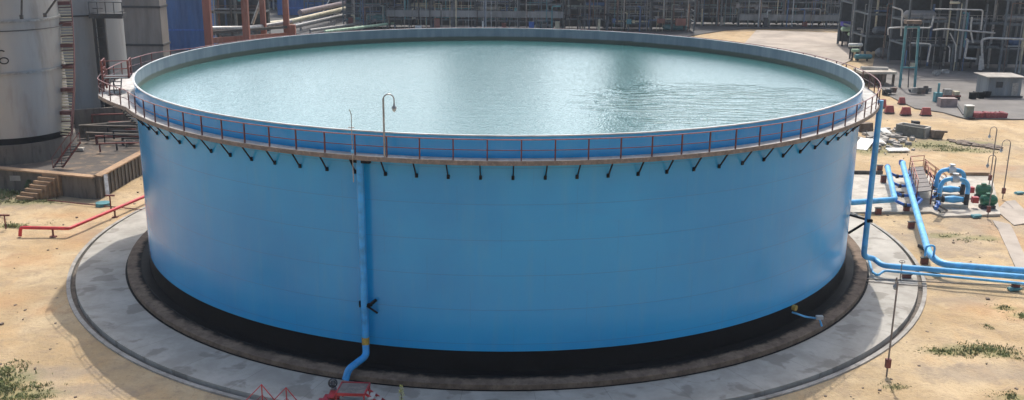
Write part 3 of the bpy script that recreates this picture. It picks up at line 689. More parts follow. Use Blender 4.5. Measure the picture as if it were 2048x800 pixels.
# ------------------------------------------------------------------ silver tank
ZP = 3.35
tc = Vector((-45.1, 19.6)); TR = 4.95
s1 = thing('storage_tank', 'large silver storage tank with a red spiral stair at the left edge', 'storage tank', (tc.x, tc.y, ZB))
MB().lathe([(TR, ZP+.55), (TR, 19.5), (0.01, 20.6)], tc, 96).build('shell', M_silver, s1)
MB().lathe([(TR+.02, ZP), (TR+.02, ZP+.56), (TR, ZP+.56)], tc, 96).build('base_band', M_black, s1)
MB().lathe([(TR+.35, ZB-.2), (TR+.3, ZP), (0.1, ZP)], tc, 64).build('plinth', M_concd, s1)
def zt(u, v): 
    return AY(u, v, tc.y-TR).z
for v in (150, 46): z_ = zt(30, v); MB().lathe([(TR, z_-.09), (TR+.14, z_-.09), (TR+.14, z_+.09), (TR, z_+.09)], tc, 96).build('wind_girder', M_galv, s1)
z_ = zt(30, 64); MB().tube([(tc.x+(TR+.25)*math.cos(a), tc.y+(TR+.25)*math.sin(a), z_) for a in [R(-175+6*i) for i in range(38)]], .05, 6).build('spray_pipe', M_dark, s1)
m_ = MB()
for u0, v0, u1, v1 in ((44, -20, 43, 34), (120, -12, 90, 30)): 
    a_ = AY(u0, v0, tc.y-TR-.3); b_ = AY(u1, v1, tc.y-TR-.1); m_.bar(a_, b_, .13)
    m_.box(b_, (.25, .2, .35))
m_.build('pipe_brackets', M_dark, s1)
# spiral stair
tr_ = MB(); sg = MB(); hl = []; hb = []; n_ = 62; a0, a1 = R(-13), R(36); z0_, z1_ = ZP+.3, 19.2
for i in range(n_+1):
    t = i/n_; a = a0+(a1-a0)*t; z = z0_+(z1_-z0_)*t; c, s = math.cos(a), math.sin(a)
    P_ = lambda r, zz: (tc.x+r*c, tc.y+r*s, zz)
    tr_.box(P_(TR+.55, z), (1.0, .3, .05), a)
    hl.append(P_(TR+1.15, z+1.0)); hb.append(P_(TR+1.1, z-.05))
    if i % 5 == 0: sg.bar(P_(TR+1.1, z), P_(TR+1.15, z+1), .05); sg.bar(P_(TR, z-.15), P_(TR+1.1, z-.1), .08)
for i in range(n_): sg.bar(hb[i], hb[i+1], .06, .24)
tr_.build('stair_treads', M_cream, s1); sg.build('stair_stringer', M_railr, s1); MB().tube(hl, .045, 6).build('stair_rail', M_pinkrail, s1)
for k in (.12, .25, .38, .5, .62, .74):
    a = a0+(a1-a0)*k; z = z0_+(z1_-z0_)*k; MB().box((tc.x+(TR+.5)*math.cos(a), tc.y+(TR+.5)*math.sin(a), z+.05), (1.05, .7, .3), a).build('stair_landing', M_railr, s1)
# painted number, partly out of the picture: an oval ring and a dot
pn = AY(3, 123, tc.y-TR); an = math.atan2(pn.y-tc.y, pn.x-tc.x); an = math.asin(max(-1, min(1, (pn.x-tc.x)/TR)))-PI/2
def on_tank(da, z): a = an+da/TR; return Vector((tc.x+(TR+.012)*math.cos(a), tc.y+(TR+.012)*math.sin(a), z))
m_ = MB(); zc = pn.z
m_.tube([on_tank(.34*math.cos(t), zc+.26*math.sin(t)) for t in [2*PI*i/20 for i in range(21)]], .05, 5)
m_.build('painted_digit', M_black, s1); MB().tube([on_tank(-.5, zc+.8), on_tank(-.1, zc+.9), on_tank(.12, zc+.8)], .06, 6).build('painted_digit', M_black, s1)
# ladder from yard to stair
ld = thing('access_stair', 'steep dark red access stair at the foot of the silver tank', 'stair', G(110, 333, ZB))
A_ = G(106, 336, ZB); B_ = G(142, 285, ZP+.5); m_ = MB(); wv = Vector((.75, .15, 0))
for s_ in (0, 1): m_.bar(A_+wv*s_, B_+wv*s_, .05, .16); m_.bar(A_+wv*s_+Vector((0, 0, .9)), B_+wv*s_+Vector((0, 0, .9)), .05); 
for s_ in (0, 1):
    for k in (0, .5, 1): m_.bar(A_.lerp(B_, k)+wv*s_, A_.lerp(B_, k)+wv*s_+Vector((0, 0, .9)), .05)
m_.build('stringers', M_red, ld); m_ = MB()
for k in range(9): m_.box(A_.lerp(B_, (k+.5)/9)+wv*.5, (.75, .24, .04), .2)
m_.build('treads', M_dark, ld)
# second grey tank
t2 = Vector((-46.6, 38.5)); R2 = 5.4
s2 = thing('storage_tank', 'tall dull grey tank with a dark ladder cage behind the silver tank', 'storage tank', (t2.x, t2.y, ZB))
MB().lathe([(R2, ZB+.9), (R2, 24), (.01, 25)], t2, 72).build('shell', M_silver2, s2)
MB().lathe([(R2+.3, ZB-.2), (R2+.3, ZB+.9), (R2, ZB+.95)], t2, 72).build('plinth', M_black, s2)
for v in (34, -40): z_ = AY(200, v, t2.y-R2).z; MB().lathe([(R2, z_-.08), (R2+.12, z_-.08), (R2+.12, z_+.08), (R2, z_+.08)], t2, 72).build('wind_girder', M_dark, s2)
m_ = MB(); yl = t2.y-R2*.75
xa = AY(196, 80, yl).x; xb = AY(216, 80, yl).x; zlo = AY(200, 150, yl).z
for x_ in (xa, xb): m_.bar((x_, yl-.6, zlo-6), (x_, yl-.6, AY(200, 32, yl).z), .22, .3)
for k in range(14): m_.bar((xa, yl-.6, zlo-6+1.0*k), (xb, yl-.6, zlo-6+1.0*k), .07)
m_.box(((xa+xb)/2, yl-.1, zlo), (.9, .1, 13)); m_.build('ladder_cage', M_dark, s2)
m_ = MB(); z_ = AY(200, 30, yl).z; m_.box(((xa+xb)/2+.9, yl-.4, z_), (3.4, 1.4, .5)); 
for k in range(5): m_.bar(((xa-.2)+k*.85, yl-1.05, z_), ((xa-.2)+k*.85, yl-1.05, z_+1.4), .07)
m_.bar((xa-.2, yl-1.05, z_+1.4), (xa+3.2, yl-1.05, z_+1.4), .07); m_.build('ladder_landing', M_dark, s2)
# concrete tower block
cb = thing('concrete_silo', 'streaked grey square concrete tower between the grey tank and the blue shed', 'tower', (-52, 70, 0))
yb = 70.; xl, xr = AY(247, 60, yb).x, AY(323, 60, yb).x
MB().box(((xl+xr)/2, yb+1.5, 11), (xr-xl, 3, 24)).build('walls', corr_mat('ribbed_concrete', (.215, .20, .185), 5.), cb)
for v in (14, 90):
    z_ = AY(288, v, yb).z; MB().box(((xl+xr)/2, yb+1.5, z_), (xr-xl+.25, 3.25, .3)).build('ledge', M_dark, cb)
# blue sheds
def shed(name, u0, u1, y, h, dep, lab, seam):
    xl, xr = AY(u0, 40, y).x, AY(u1, 40, y).x; o = thing(name, lab, 'shed', ((xl+xr)/2, y, GZ)); hh = h
    MB().box(((xl+xr)/2, y+dep/2, hh/2), (xr-xl, dep, hh)).build('walls', MC.setdefault('bc', corr_mat('blue_sheeting', (.035, .12, .32), 6.)), o)
    MB().box(((xl+xr)/2, y+dep/2, hh+.15), (xr-xl+1, dep+1, .3)).build('roof', M_galv, o)
    z_ = AY(370, seam, y).z; MB().box(((xl+xr)/2, y-.02, z_), (xr-xl, .1, .3)).build('girt', M_piped, o)
    return o
shed('blue_shed', 331, 409, 108, AY(345, -6, 108).z, 14, 'tall blue sheeted shed beside the concrete tower', 60)
shed('blue_shed', 556, 655, 175, AY(600, -40, 175).z, 12, 'distant blue sheeted shed behind the cream pipes', 14)
# small bits along the tank-yard
for i, (u, v, w, h) in enumerate(((160, 298, .9, .35), (247, 257, 1.2, .3), (262, 283, 1., .3), (232, 257, .5, .25))):
    p = G(u, v, ZB+.1); MB().rock(p, (w, .5, h), random.Random(i+9)).build('concrete_block', M_concl, label=['pale block at the foot of the access stair', 'pale slab lying in the dark yard beside the blue tank', 'pale slab in the yard nearest the blue tank shell', 'small pale block in the dark yard'][i], cat='block', group='pale blocks in the raised yard')
yp = thing('yard_pipework', 'low dark pipes and frames in the shaded yard beside the blue tank', 'pipework', G(220, 260, ZB))  # pipes made dark and dense to stand in for the yard's shade
ry = random.Random(8)
for k in range(18):
    p = G(160+ry.uniform(0, 95), 226+3.6*k, ZB+.4+ry.uniform(0, .9)); q_ = p+Vector((ry.uniform(3, 8), ry.uniform(-1, 2), 0)); MB().tube([p-Vector((0, 0, .8)), p, q_, q_-Vector((0, 0, .9))], .07+.1*ry.random(), 8).build('pipe', [M_dark, M_red, M_dark, M_concd][k % 4], yp)
for k, (v, hh) in enumerate(((238, 2.6), (256, 1.9), (276, 1.3))):  # dark walls added across the yard to deepen its shade
    a_, b_ = G(140+10*k, v, ZB), G(330, v-14, ZB); MB().bar(a_+Vector((0, 0, hh/2)), b_+Vector((0, 0, hh/2)), .3, hh).build('bund_wall', M_concd, label=['dark bund wall at the foot of the grey tank', 'middle dark bund wall in the raised yard', 'lowest dark bund wall nearest the retaining wall'][k], cat='wall', group='low bund walls in the raised yard')

# ------------------------------------------------------------------ orange columns rack
orc = thing('red_pipe_rack', 'orange-red column pipe rack behind the far left rim', 'pipe rack', (-40, 62, 0))
cols_ = []
for u, w, y in ((416, 17, 62), (492, 15, 66), (527, 12, 74), (573, 13, 74)):
    x_ = AY(u, 50, y).x; wd = w/F*(y+CD+3); wd *= .8; cols_.append((x_, y, wd))
    MB().box((x_, y, 10), (wd, wd, 24)).build('column', M_orange, orc)
for v, th, m in ((82, .7, M_orange), (66, .35, M_dark), (-20, .7, M_orange)):
    a_ = AY(416, v, 62); b_ = AY(580, v-12, 74); MB().bar(a_+Vector((0, .3, 0)), b_+Vector((0, .3, 0)), .3, th).build('beam', m, orc)
MB().tube([AY(420, 58, 64), AY(495, 57, 68), AY(530, 53, 75), AY(585, 44, 76)], .38, 10).build('pipe', M_galv, orc)
MB().tube([AY(523, -5, 80), AY(505, 48, 80)], .22, 8).build('brace', M_galv, orc)
MB().box(AY(582, 60, 74), (1.3, .8, 1.5)).build('valve_box', M_orange, orc)
# cream pipelines running into the distance
def pipeline(pts, r, m, lab, name='pipeline'):
    P = [G(u, v, z) for u, v, z in pts]; o = thing(name, lab, 'pipeline', (P[0].x, P[0].y, GZ), 'parallel pipelines behind the far rim')
    MB().tube(P, r, 10).build('pipe_run', m, o)
    n = max(2, int((P[-1]-P[0]).length/16))
    for k in range(n+1):
        p = P[0].lerp(P[-1], k/n); MB().box((p.x, p.y, (p.z+GZ)/2-r/2), (.4, .3, p.z-GZ-r)).build('support', M_conc, o)
    return o
pipeline([(430, 60, 2.6), (585, 42, 2.6), (900, -32, 2.6)], .48, M_cream, 'thick cream pipeline rising to the right behind the orange columns')
pipeline([(585, 54, 2.2), (700, 28, 2.2), (900, -12, 2.2)], .42, M_galv, 'grey-cream pipeline just below the thick cream one')
pipeline([(620, 61, 1.2), (700, 50, 1.2), (780, 36, 1.2)], .3, M_galv, 'low grey pipeline nearest the rim beside the orange columns')
pipeline([(600, 25, 3.6), (700, 4, 3.6), (800, -20, 3.6)], .55, mat('mauve_pipe', (.22, .18, .19), .6), 'dull purple-grey pipeline above the cream ones')
pipeline([(650, 63, 1.0), (720, 55, 1.0), (790, 46, 1.0)], .28, M_lime, 'low pale green pipeline nearest the rim')
q = thing('leaning_pole', 'thin white leaning pole standing on the cream pipelines', 'pole', AY(645, 25, 160)); MB().tube([AY(645, 25, 160), AY(665, -12, 160)], .14, 6).build('shaft', M_white, q)

# ------------------------------------------------------------------ process units
M_lagd = mat('weathered_lagging', (.34, .37, .38), .6)
PAL = [M_dark, M_lagd, M_dark, mat('rusty_steel', (.16, .10, .08), .7), mat('slate_paint', (.13, .15, .17), .6), M_galv, M_teal, mat('grey_green', (.19, .22, .20), .6), M_silver2, M_silver2, mat('dull_blue', (.06, .12, .24), .6), M_cream, M_dark]
ST = mat('unit_steel', (.10, .125, .14), .65, dirt=RUST, dirt_amt=.3)
def unit(x, y, w, d, h, seed, lab, tiers=3, pale=None, accent=None, vess=1, sz=1., group='dark process structures behind the tank', vert=1.):
    rn = random.Random(seed); o = thing('process_structure', lab, 'process structure', (x, y, GZ), group)
    zs = [h*(k+1)/tiers for k in range(tiers)]
    nx = max(1, int(w/(4.5*sz)))
    for i in range(nx+1):
        for j in (0, 1): MB().box((x-w/2+w*i/nx, y+d*j, h/2), (.32*sz, .32*sz, h)).build('column', ST, o)
    for z in zs:
        m_ = MB()
        for j in (0, 1): m_.box((x, y+d*j, z), (w, .3*sz, .38*sz))
        for i in range(nx+1): m_.box((x-w/2+w*i/nx, y+d/2, z-.01), (.25*sz, d, .3*sz))
        m_.build('tier_beams', ST, o)
        if rn.random() < .75: MB().box((x, y+d/2, z+.24*sz), (w*rn.uniform(.6, 1), d*.8, .06)).build('floor', M_dark, o)
        if rn.random() < .7:
            m_ = MB(); m_.bar((x-w/2, y, z+1.25*sz), (x+w/2, y, z+1.25*sz), .06); m_.bar((x-w/2, y, z+.8*sz), (x+w/2, y, z+.8*sz), .05)
            for k in range(int(w/1.6)+1): m_.bar((x-w/2+1.6*k, y, z), (x-w/2+1.6*k, y, z+1.25*sz), .06)
            m_.build('handrail', rn.choice([ST, M_galv, M_cream, MC['rusty_steel']]), o)
        for k in range(rn.randint(2, 4)):          # horizontal pipes on the tier
            r = rn.choice([.09, .12, .16, .22])*sz; yy = y+rn.uniform(-.3, d*.7); zz = z+.3*sz+r; x0 = x-w/2+rn.uniform(-.8, w*.4); x1 = x+w/2-rn.uniform(-.8, w*.4)
            dz = rn.choice([-1, 1])*rn.uniform(1, h/tiers)
            MB().tube(bend([(x0, yy, zz), (x1, yy, zz), (x1, yy, max(.3, zz+dz))], r*2), r, 8).build('pipe', rn.choice(PAL), o)
    for k in range(int(w*1.15*vert)):                    # vertical pipes and lagged risers
        r = rn.choice([.06, .08, .12, .2])*sz; xx = x+rn.uniform(-w/2, w/2); yy = y-rn.uniform(.0, .5)+rn.choice([0, 0, d*.5]); z0 = rn.choice([0, 0, zs[0], zs[0]*.5]); z1 = min(h*1.03, z0+rn.uniform(1.5, h*.8))
        pts = [(xx, yy, z0), (xx, yy, z1)]
        if rn.random() < .55: pts.append((xx+rn.uniform(-2.2, 2.2), yy, z1))
        MB().tube(bend(pts, r*2), r, 8).build('pipe', rn.choice(PAL), o)
    for k in range(vess):
        zz = rn.choice([0]+zs[:-1])+.9*sz; r = rn.uniform(.5, .9)*sz; xx = x+rn.uniform(-w*.25, w*.25); L_ = rn.uniform(1.5, w*.3)
        MB().tube([(xx-L_-r*.6, y+d*.3, zz), (xx-L_, y+d*.3, zz), (xx+L_, y+d*.3, zz), (xx+L_+r*.6, y+d*.3, zz)], [r*.5, r, r, r*.5], 14).build('vessel', rn.choice(PAL[4:]), o)
    for k in range(int(w*.35)):
        m_ = MB(); bx = (rn.uniform(.3, .9)*sz, .5, rn.uniform(.4, 1.3)*sz); m_.box((x+rn.uniform(-w/2, w/2), y-.2, rn.choice([0]+zs)+bx[2]/2+.1), bx); m_.build('equipment_box', rn.choice(PAL), o)
    for a_ in (accent or []):
        m, ax_, az, aw, ah = a_; MB().box((x+ax_, y-.35, az), (aw, .8, ah)).build('cabinet', m, o)
    if pale is not None:
        MB().box((x, y-.35, pale), (w*1.02, .25, 1.35)).build('pale_girder', mat('pale_girder', (.215, .225, .225), .7, dirt=(.12, .12, .11), dirt_amt=.7, scale=.5, streak=True), o)
    # added dark panel at the rear stands in for deep shade inside
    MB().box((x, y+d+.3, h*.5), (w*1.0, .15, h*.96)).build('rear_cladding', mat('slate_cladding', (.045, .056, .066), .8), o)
    return o
accs = {0: [(M_red, -3, 1.2, .9, 2.2)], 1: [(M_white, 2, .5, 1.4, .5)], 2: [(M_orange, -3.4, 1.2, 1.2, 2.2)], 3: [(M_white, -3, .9, .35, 1.8), (M_red, 1.5, .8, 1, 1.3)],
        4: [(M_piped, -2, 1, 1.1, 1.6), (M_cream, 3.5, .9, .9, 2)], 5: [(M_cream, 3, 1.3, .5, 2.2)], 6: [(M_teal, 0, 2, 1, 1)], 7: [(M_orange, 1.6, 2.0, 2.2, 1.5), (M_orange, -2.6, 2.2, 1.6, 1.)], 8: [(M_galv, 1, 1, .5, 2)], 9: [(M_dark, 1, 1, 1, 2)], 10: [(M_red, 0, .6, 1, 1)], 11: [(M_red, 0, .6, 1, 1)]}
desc = ['dark open steel rack with a dark red cabinet, right of the cream pipelines', 'dark steel rack with a white box showing just over the far rim', 'dark steel rack with an orange-red cabinet behind the top of the rim', 'dark steel rack with a white post and small red cabinet', 'dark steel rack with a small deep blue cabinet and a cream one',
        'dark steel rack with a tall cream post near the middle of the skyline', 'dark steel rack with a teal box right of the cream post', 'dark steel rack with broad orange boxes behind the rim', 'dark steel rack with a grey post left of the sunlit sand gap', 'dark rack standing beside the sandy gap before the road', 'dark rack with a red box at the far left end of the road', 'dark rack with a red box closing the far end of the road']
for i in range(12):
    yy = 146 if i < 8 else 158
    u = 730+i*88; x = AY(u, 30, yy).x; w = 88/F*(yy+CD)*1.0
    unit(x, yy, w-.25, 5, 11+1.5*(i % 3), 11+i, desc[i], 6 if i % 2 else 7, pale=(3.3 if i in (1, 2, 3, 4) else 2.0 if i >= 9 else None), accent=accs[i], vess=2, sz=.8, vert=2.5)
bk = ['taller dark structure', 'tall dark structure', 'grey-brown tall structure', 'high dark structure', 'broad dark structure', 'dark tower block structure']
for i in range(6):
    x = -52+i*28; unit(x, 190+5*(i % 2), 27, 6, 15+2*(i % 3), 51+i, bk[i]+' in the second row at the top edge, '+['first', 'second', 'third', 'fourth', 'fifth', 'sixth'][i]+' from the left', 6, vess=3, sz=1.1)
# far left of the skyline
unit(AY(470, 20, 100).x, 100, 9, 5, 22, 81, 'dark structure seen between the orange columns', 6, vess=2, sz=.9)
unit(AY(770, 30, 150).x-9, 175, 26, 5, 20, 82, 'dark structure above the cream pipelines', 6, vess=2, sz=.9)
# right-hand unit
rd = [(1775, 104, 8, 'dark unit with green and white drums beside the road'), (1862, 92, 8.5, 'dark unit with teal legs and grey pipes at the right'), (1958, 90, 8.5, 'dark unit with grey lagged pipes behind the small shed'), (2058, 88, 9, 'dark unit cut by the right edge of the photo')]
for i, (u, y, w, lab) in enumerate(rd):
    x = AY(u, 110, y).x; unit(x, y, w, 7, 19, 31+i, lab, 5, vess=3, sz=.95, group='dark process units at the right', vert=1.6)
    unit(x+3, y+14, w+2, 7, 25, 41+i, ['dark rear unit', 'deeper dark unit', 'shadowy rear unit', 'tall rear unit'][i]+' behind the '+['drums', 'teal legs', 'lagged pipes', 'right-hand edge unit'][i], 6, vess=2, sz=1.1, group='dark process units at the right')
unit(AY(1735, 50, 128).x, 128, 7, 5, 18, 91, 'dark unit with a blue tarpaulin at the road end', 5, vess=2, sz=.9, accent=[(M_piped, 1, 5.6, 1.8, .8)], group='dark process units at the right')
# lagged pipes in front of the right-hand unit
lg = thing('lagged_pipes', 'pale grey lagged pipes bending down in front of the right-hand unit', 'pipework', AY(1900, 130, 86))
M_lag = mat('lagging', (.40, .40, .39), .45, .2, scale=2, dirt=(.22, .2, .18), dirt_amt=.5)
yl = 86.
for pl, r in (([(1932, 78), (1936, 80), (1929, 116), (1952, 118)], .17), ([(1966, 138), (1963, 80), (1975, 76), (2080, 80)], .18), ([(1800, 55), (1862, 56), (1868, 32)], .14), ([(1802, 72), (1805, 20), (1785, 14)], .12), ([(1866, 60), (1890, 58), (1990, 66)], .14),
              ([(1855, 124), (1862, 88), (1820, 86)], .12), ([(1944, 34), (1941, 60), (1946, 86)], .14), ([(1870, 18), (1966, 20), (1962, 60)], .12), ([(1776, 70), (1776, 56), (1800, 55)], .13), ([(1898, 124), (1900, 96), (1896, 92)], .09), ([(1910, 124), (1912, 90), (1900, 66)], .09)):
    MB().tube(bend([AY(u, v, yl) for u, v in pl], .4), r, 10).build('pipe', M_lag, lg)
MB().cyl(AY(1960, 140, yl-.2), AY(1963, 112, yl-.2), .3, 12).build('vertical_vessel', M_lag, lg)
q = thing('support_trestle', 'tall teal trestle leg tower under the right-hand unit', 'trestle', G(1818, 178, GZ)); yt = G(1818, 176).y
for u0, u1 in ((1799, 1812), (1829, 1838)): MB().bar(AY(u0, 178, yt), AY(u1, 52, yt), .28, .28).build('leg', M_teal, q)
for v in (135, 54): MB().bar(AY(1801 if v > 100 else 1811, v, yt), AY(1832 if v > 100 else 1838, v, yt), .22, .22).build('cross_beam', M_teal, q)
MB().bar(AY(1816, 178, yt), AY(1822, 60, yt), .12).build('riser', M_dark, q)
MB().box(AY(1826, 44, yt), (2.2, 1.2, .5)).build('header_box', M_brownst, q)
for dz in (.5, .9): MB().box(AY(1826, 44, yt)+Vector((0, -.6, dz)), (2.2, .06, .06)).build('header_rail', M_dark, q)
# drums by the road
for i, (u0, u1, v, r, m, lab) in enumerate(((1698, 1724, 90, .32, M_white, 'white horizontal drum at the edge of the unit by the road'), (1704, 1718, 101, .3, M_lime, 'pale green short drum below the white one'), (1711, 1742, 113, .42, M_teal, 'teal horizontal drum nearest the rim'),
                                          (1684, 1704, 58, .45, M_lime, 'pale green vessel at the far end of the row of drums'), (1697, 1716, 68, .35, M_lime, 'small green vessel between the drums'))):
    y = 104-i if i < 3 else 122; a_ = AY(u0, v, y); b_ = AY(u1, v, y); o = thing('drum', lab, 'drum', Vector((a_.x, y, 0)), 'drums beside the service road')
    d_ = (b_-a_).normalized(); MB().tube([a_-d_*r*.4, a_, b_, b_+d_*r*.4], [r*.5, r, r, r*.5], 14).build('barrel', m, o)
    k = MB()
    for t in (.2, .8): p = a_.lerp(b_, t); k.bar((p.x, p.y+.3, GZ), (p.x, p.y+.3, p.z), .25, .25)
    k.build('legs', M_dark, o)
q = thing('blue_tarpaulin', 'deep blue sheeted cover above the green drums', 'cover', AY(1694, 48, 123)); MB().box(AY(1694, 48, 123), (2.0, 1.5, .8)).build('sheet', mat('violet_sheet', (.05, .045, .30), .7), q); MB().box(AY(1694, 60, 123.4), (1.2, 1, 1.6)).build('frame', M_dark, q)
# canopy shelter by the rim, right
cn = thing('concrete_shelter', 'pale flat roofed shelter with a pipe on its roof right of the rim', 'shelter', G(1755, 178)); yc = G(1755, 172).y
a_, b_ = AY(1722, 146, yc), AY(1792, 148, yc)
MB().box((a_+b_)/2+Vector((0, 1.6, .1)), ((b_-a_).length, 3.8, .35)).build('roof', M_concl, cn)
MB().cyl(AY(1722, 137, yc+2), AY(1775, 139, yc+2), .38, 12).build('roof_duct', M_concl, cn)
for t in (.06, .35, .65, .94): p = a_.lerp(b_, t); MB().box((p.x, p.y, (p.z+GZ)/2), (.3, .3, p.z-GZ)).build('pillar', M_brownst, cn)
MB().box((a_+b_)/2+Vector((0, 3.0, -1.4)), ((b_-a_).length*.9, .2, 2.4)).build('back_wall', M_concd, cn)
# site hut
hu = thing('site_hut', 'small pale grey sheeted hut with a light roof in front of the right-hand unit', 'hut', G(2012, 202)); yh = G(1986, 196).y
xl, xr = AY(1976, 180, yh).x, AY(2042, 180, yh).x; zt_ = AY(2010, 155, yh).z
MB().box(((xl+xr)/2, yh+1.8, (zt_+GZ)/2), (xr-xl, 3.6, zt_-GZ)).build('walls', corr_mat('pale_sheeting', (.22, .24, .25), 9.), hu)
rf = MB(); rf.box(((xl+xr)/2-.1, yh+1.7, zt_+.07), (xr-xl+.8, 4.3, .1)); rf.build('roof', M_conc, hu)
MB().box(((xl+xr)/2-.8, yh-.03, zt_-1.0), (.9, .06, .8)).build('window', M_dark, hu); MB().box(((xl+xr)/2+1.4, yh-.03, GZ+1.1), (.8, .06, 2)).build('door', M_galv, hu)
MB().box(((xl+xr)/2, yh+1.8, GZ+.15), (xr-xl+.5, 4.1, .36)).build('base', M_dark, hu)
# cabinets, barriers, materials on the pavement
for i, (u, v, m, w, h, lab) in enumerate(((1764, 216, M_barrier, 1.0, 1.15, 'red block barrier closest to the right edge of the tank'), (1778, 226, M_barrier, 1.2, .95, 'faded red barrier in front of the block barrier'), (1803, 208, M_barrier, .9, .9, 'small orange-red barrier behind the row'),
                                      (1811, 230, M_barrier, 1.3, 1.0, 'middle faded red barrier of the row on the sand'), (1851, 231, M_barrier, 1.3, 1.0, 'rightmost faded red barrier of the row on the sand'))):
    p = G(u, v); o = thing('road_barrier', lab, 'barrier', (p.x, p.y, GZ), 'red plastic barriers beyond the tank')
    m_ = MB(); m_.add([(p.x+sx*w/2*(1 if z == 0 else .72), p.y+sy*(.3 if z == 0 else .14), GZ+z*h) for z in (0, 1) for sx, sy in ((-1, -1), (1, -1), (1, 1), (-1, 1))], [(0, 1, 2, 3), (4, 7, 6, 5), (0, 4, 5, 1), (1, 5, 6, 2), (2, 6, 7, 3), (3, 7, 4, 0)]); m_.build('body', m, o, smooth=False)
    MB().box((p.x, p.y, GZ+.06), (w*1.05, .7, .1)).build('foot', M_dark, o)
o = thing('green_cabinet', 'grey-green cabinet with a pale top beside the dark red bundle', 'cabinet', G(1936, 236)); p = Vector(o.location)
MB().box(p+Vector((0, 0, .75)), (.9, .7, 1.5)).build('body', MC['grey_green'], o); MB().box(p+Vector((0, 0, 1.55)), (1.0, .8, .1)).build('lid', M_white, o); MB().box(p+Vector((.1, -.7, .12)), (.7, .4, .24)).build('foot_block', M_dark, o)
o = thing('tarped_bundle', 'long low dark red bundle lying right of the green cabinet', 'bundle', G(1975, 238)); A_ = G(1950, 237); B_ = G(2006, 237)
for k in range(8):
    p = A_.lerp(B_, k/7); MB().rock(p+Vector((0, .3, .35)), (.95, 1.3, .95), random.Random(k+40)).build('sack', mat('maroon_sack', (.22, .05, .06), .8, dirt=(.4, .2, .2), dirt_amt=.5, scale=3), o)
o = thing('loaded_trolley', 'red and blue loaded trolley parked on the grey pavement', 'trolley', G(1900, 200)); p = Vector(o.location)
MB().box(p+Vector((0, 0, .6)), (2.4, 1.1, .25)).build('bed', M_red, o); MB().box(p+Vector((-.5, 0, 1.1)), (1.0, .8, .8)).build('load', M_pipe if False else M_galv, o); MB().box(p+Vector((.7, 0, .95)), (.7, .8, .5)).build('load', M_cream, o)
for sx in (-.8, .8): MB().cyl(p+Vector((sx, -.6, .3)), p+Vector((sx, .6, .3)), .28, 12).build('wheel', M_black, o)
MB().box(G(1893, 214)+Vector((0, 0, .6)), (2.2, 1.2, 1.2)).build('crate', mat('pinkish_crate', (.30, .23, .21), .8), label='pinkish grey crate in front of the trolley', cat='crate')
o = thing('blue_stand', 'small faded blue stand left of the trolley on the pavement', 'stand', G(1874, 205)); p = Vector(o.location)
MB().box(p+Vector((0, 0, .7)), (.9, .9, 1.3)).build('body', M_teal, o); MB().cyl(p+Vector((0, 0, 1.3)), p+Vector((0, 0, 2.6)), .16, 8).build('mast', M_teal, o)
MB().bar(G(1906, 200)+Vector((0, 0, .15)), G(1928, 232)+Vector((0, 0, .15)), .35, .2).build('cable_tray', M_dark, label='dark cable tray crossing the pavement to the green cabinet', cat='cable tray')
for i, (u, v) in enumerate(((1945, 199), (1960, 198), (1972, 196))):
    MB().rock(G(u, v)+Vector((0, 0, .5)), (1.0, .8, 1.1), random.Random(i)).build('dark_drum', M_black, label=['dark drum left of the hut, leftmost of three', 'dark drum, middle one left of the hut', 'dark drum touching the hut corner'][i], cat='drum', group='dark drums beside the hut')
rj = random.Random(77)
for i, (u, v, lab) in enumerate(((1833, 190, 'dark scrap frame under the teal trestle'), (1850, 188, 'dark scrap frame right of the teal trestle'), (1775, 190, 'dark machine beside the shelter'), (1878, 152, 'pale hooded machine in the shade of the unit'))):
    p = G(u, v); o = thing('scrap_machine' if i < 3 else 'hooded_machine', lab, 'machine', p, 'scrap machines on the pavement')
    for k in range(5): MB().rock(p+Vector((rj.uniform(-.8, .8), rj.uniform(-.4, .4), rj.uniform(.3, .8))), (rj.uniform(.5, 1.3), .6, rj.uniform(.4, 1)), rj).build('casing', [M_dark, M_concd, MC['rusty_steel'], M_dark, M_galv][k] if i < 3 else M_galv, o)
# trough, stones, slabs
tg = thing('concrete_trough', 'dark grey concrete trough on the sand left of a boulder', 'trough', G(1820, 275)); A_ = G(1791, 268); B_ = G(1846, 277)
d_ = (B_-A_).normalized(); n_ = Vector((-d_.y, d_.x, 0)); L_ = (B_-A_).length
MB().obox((A_+B_)/2+Vector((0, 0, .55)), d_*L_/2, n_*.12, Vector((0, 0, .6))).build('front_wall', mat('trough_concrete', (.16, .155, .13), .9, dirt=(.08, .08, .07), dirt_amt=.6), tg)
MB().obox((A_+B_)/2+n_*1.6+Vector((0, 0, .55)), d_*L_/2, n_*.12, Vector((0, 0, .6))).build('back_wall', M_concl, tg)
for e in (A_, B_): MB().obox(e+n_*.8+Vector((0, 0, .55)), d_*.12, n_*.68, Vector((0, 0, .6))).build('end_wall', M_conc, tg)
MB().rock(G(1872, 276)+Vector((0, 0, .45)), (1.4, 1.2, 1.1), random.Random(2)).build('boulder', M_brownst, label='dark boulder right of the concrete trough', cat='boulder', smooth=False)
MB().rock(G(1830, 256)+Vector((0, 0, .5)), (1.0, .8, .8), random.Random(6)).build('boulder', M_dark, label='dark lump behind the concrete trough', cat='boulder', smooth=False)
MB().rock(G(1728, 262)+Vector((0, 0, .5)), (2.2, 1.6, 1.2), random.Random(7)).build('boulder', M_brownst, label='large dark boulder behind the tall blue pipe', cat='boulder', smooth=False)
MB().tube([G(1860, 262, .1), G(1895, 264, .1)], .12, 8).build('log', M_brownst, label='brown log lying on the sand right of the boulder', cat='log')
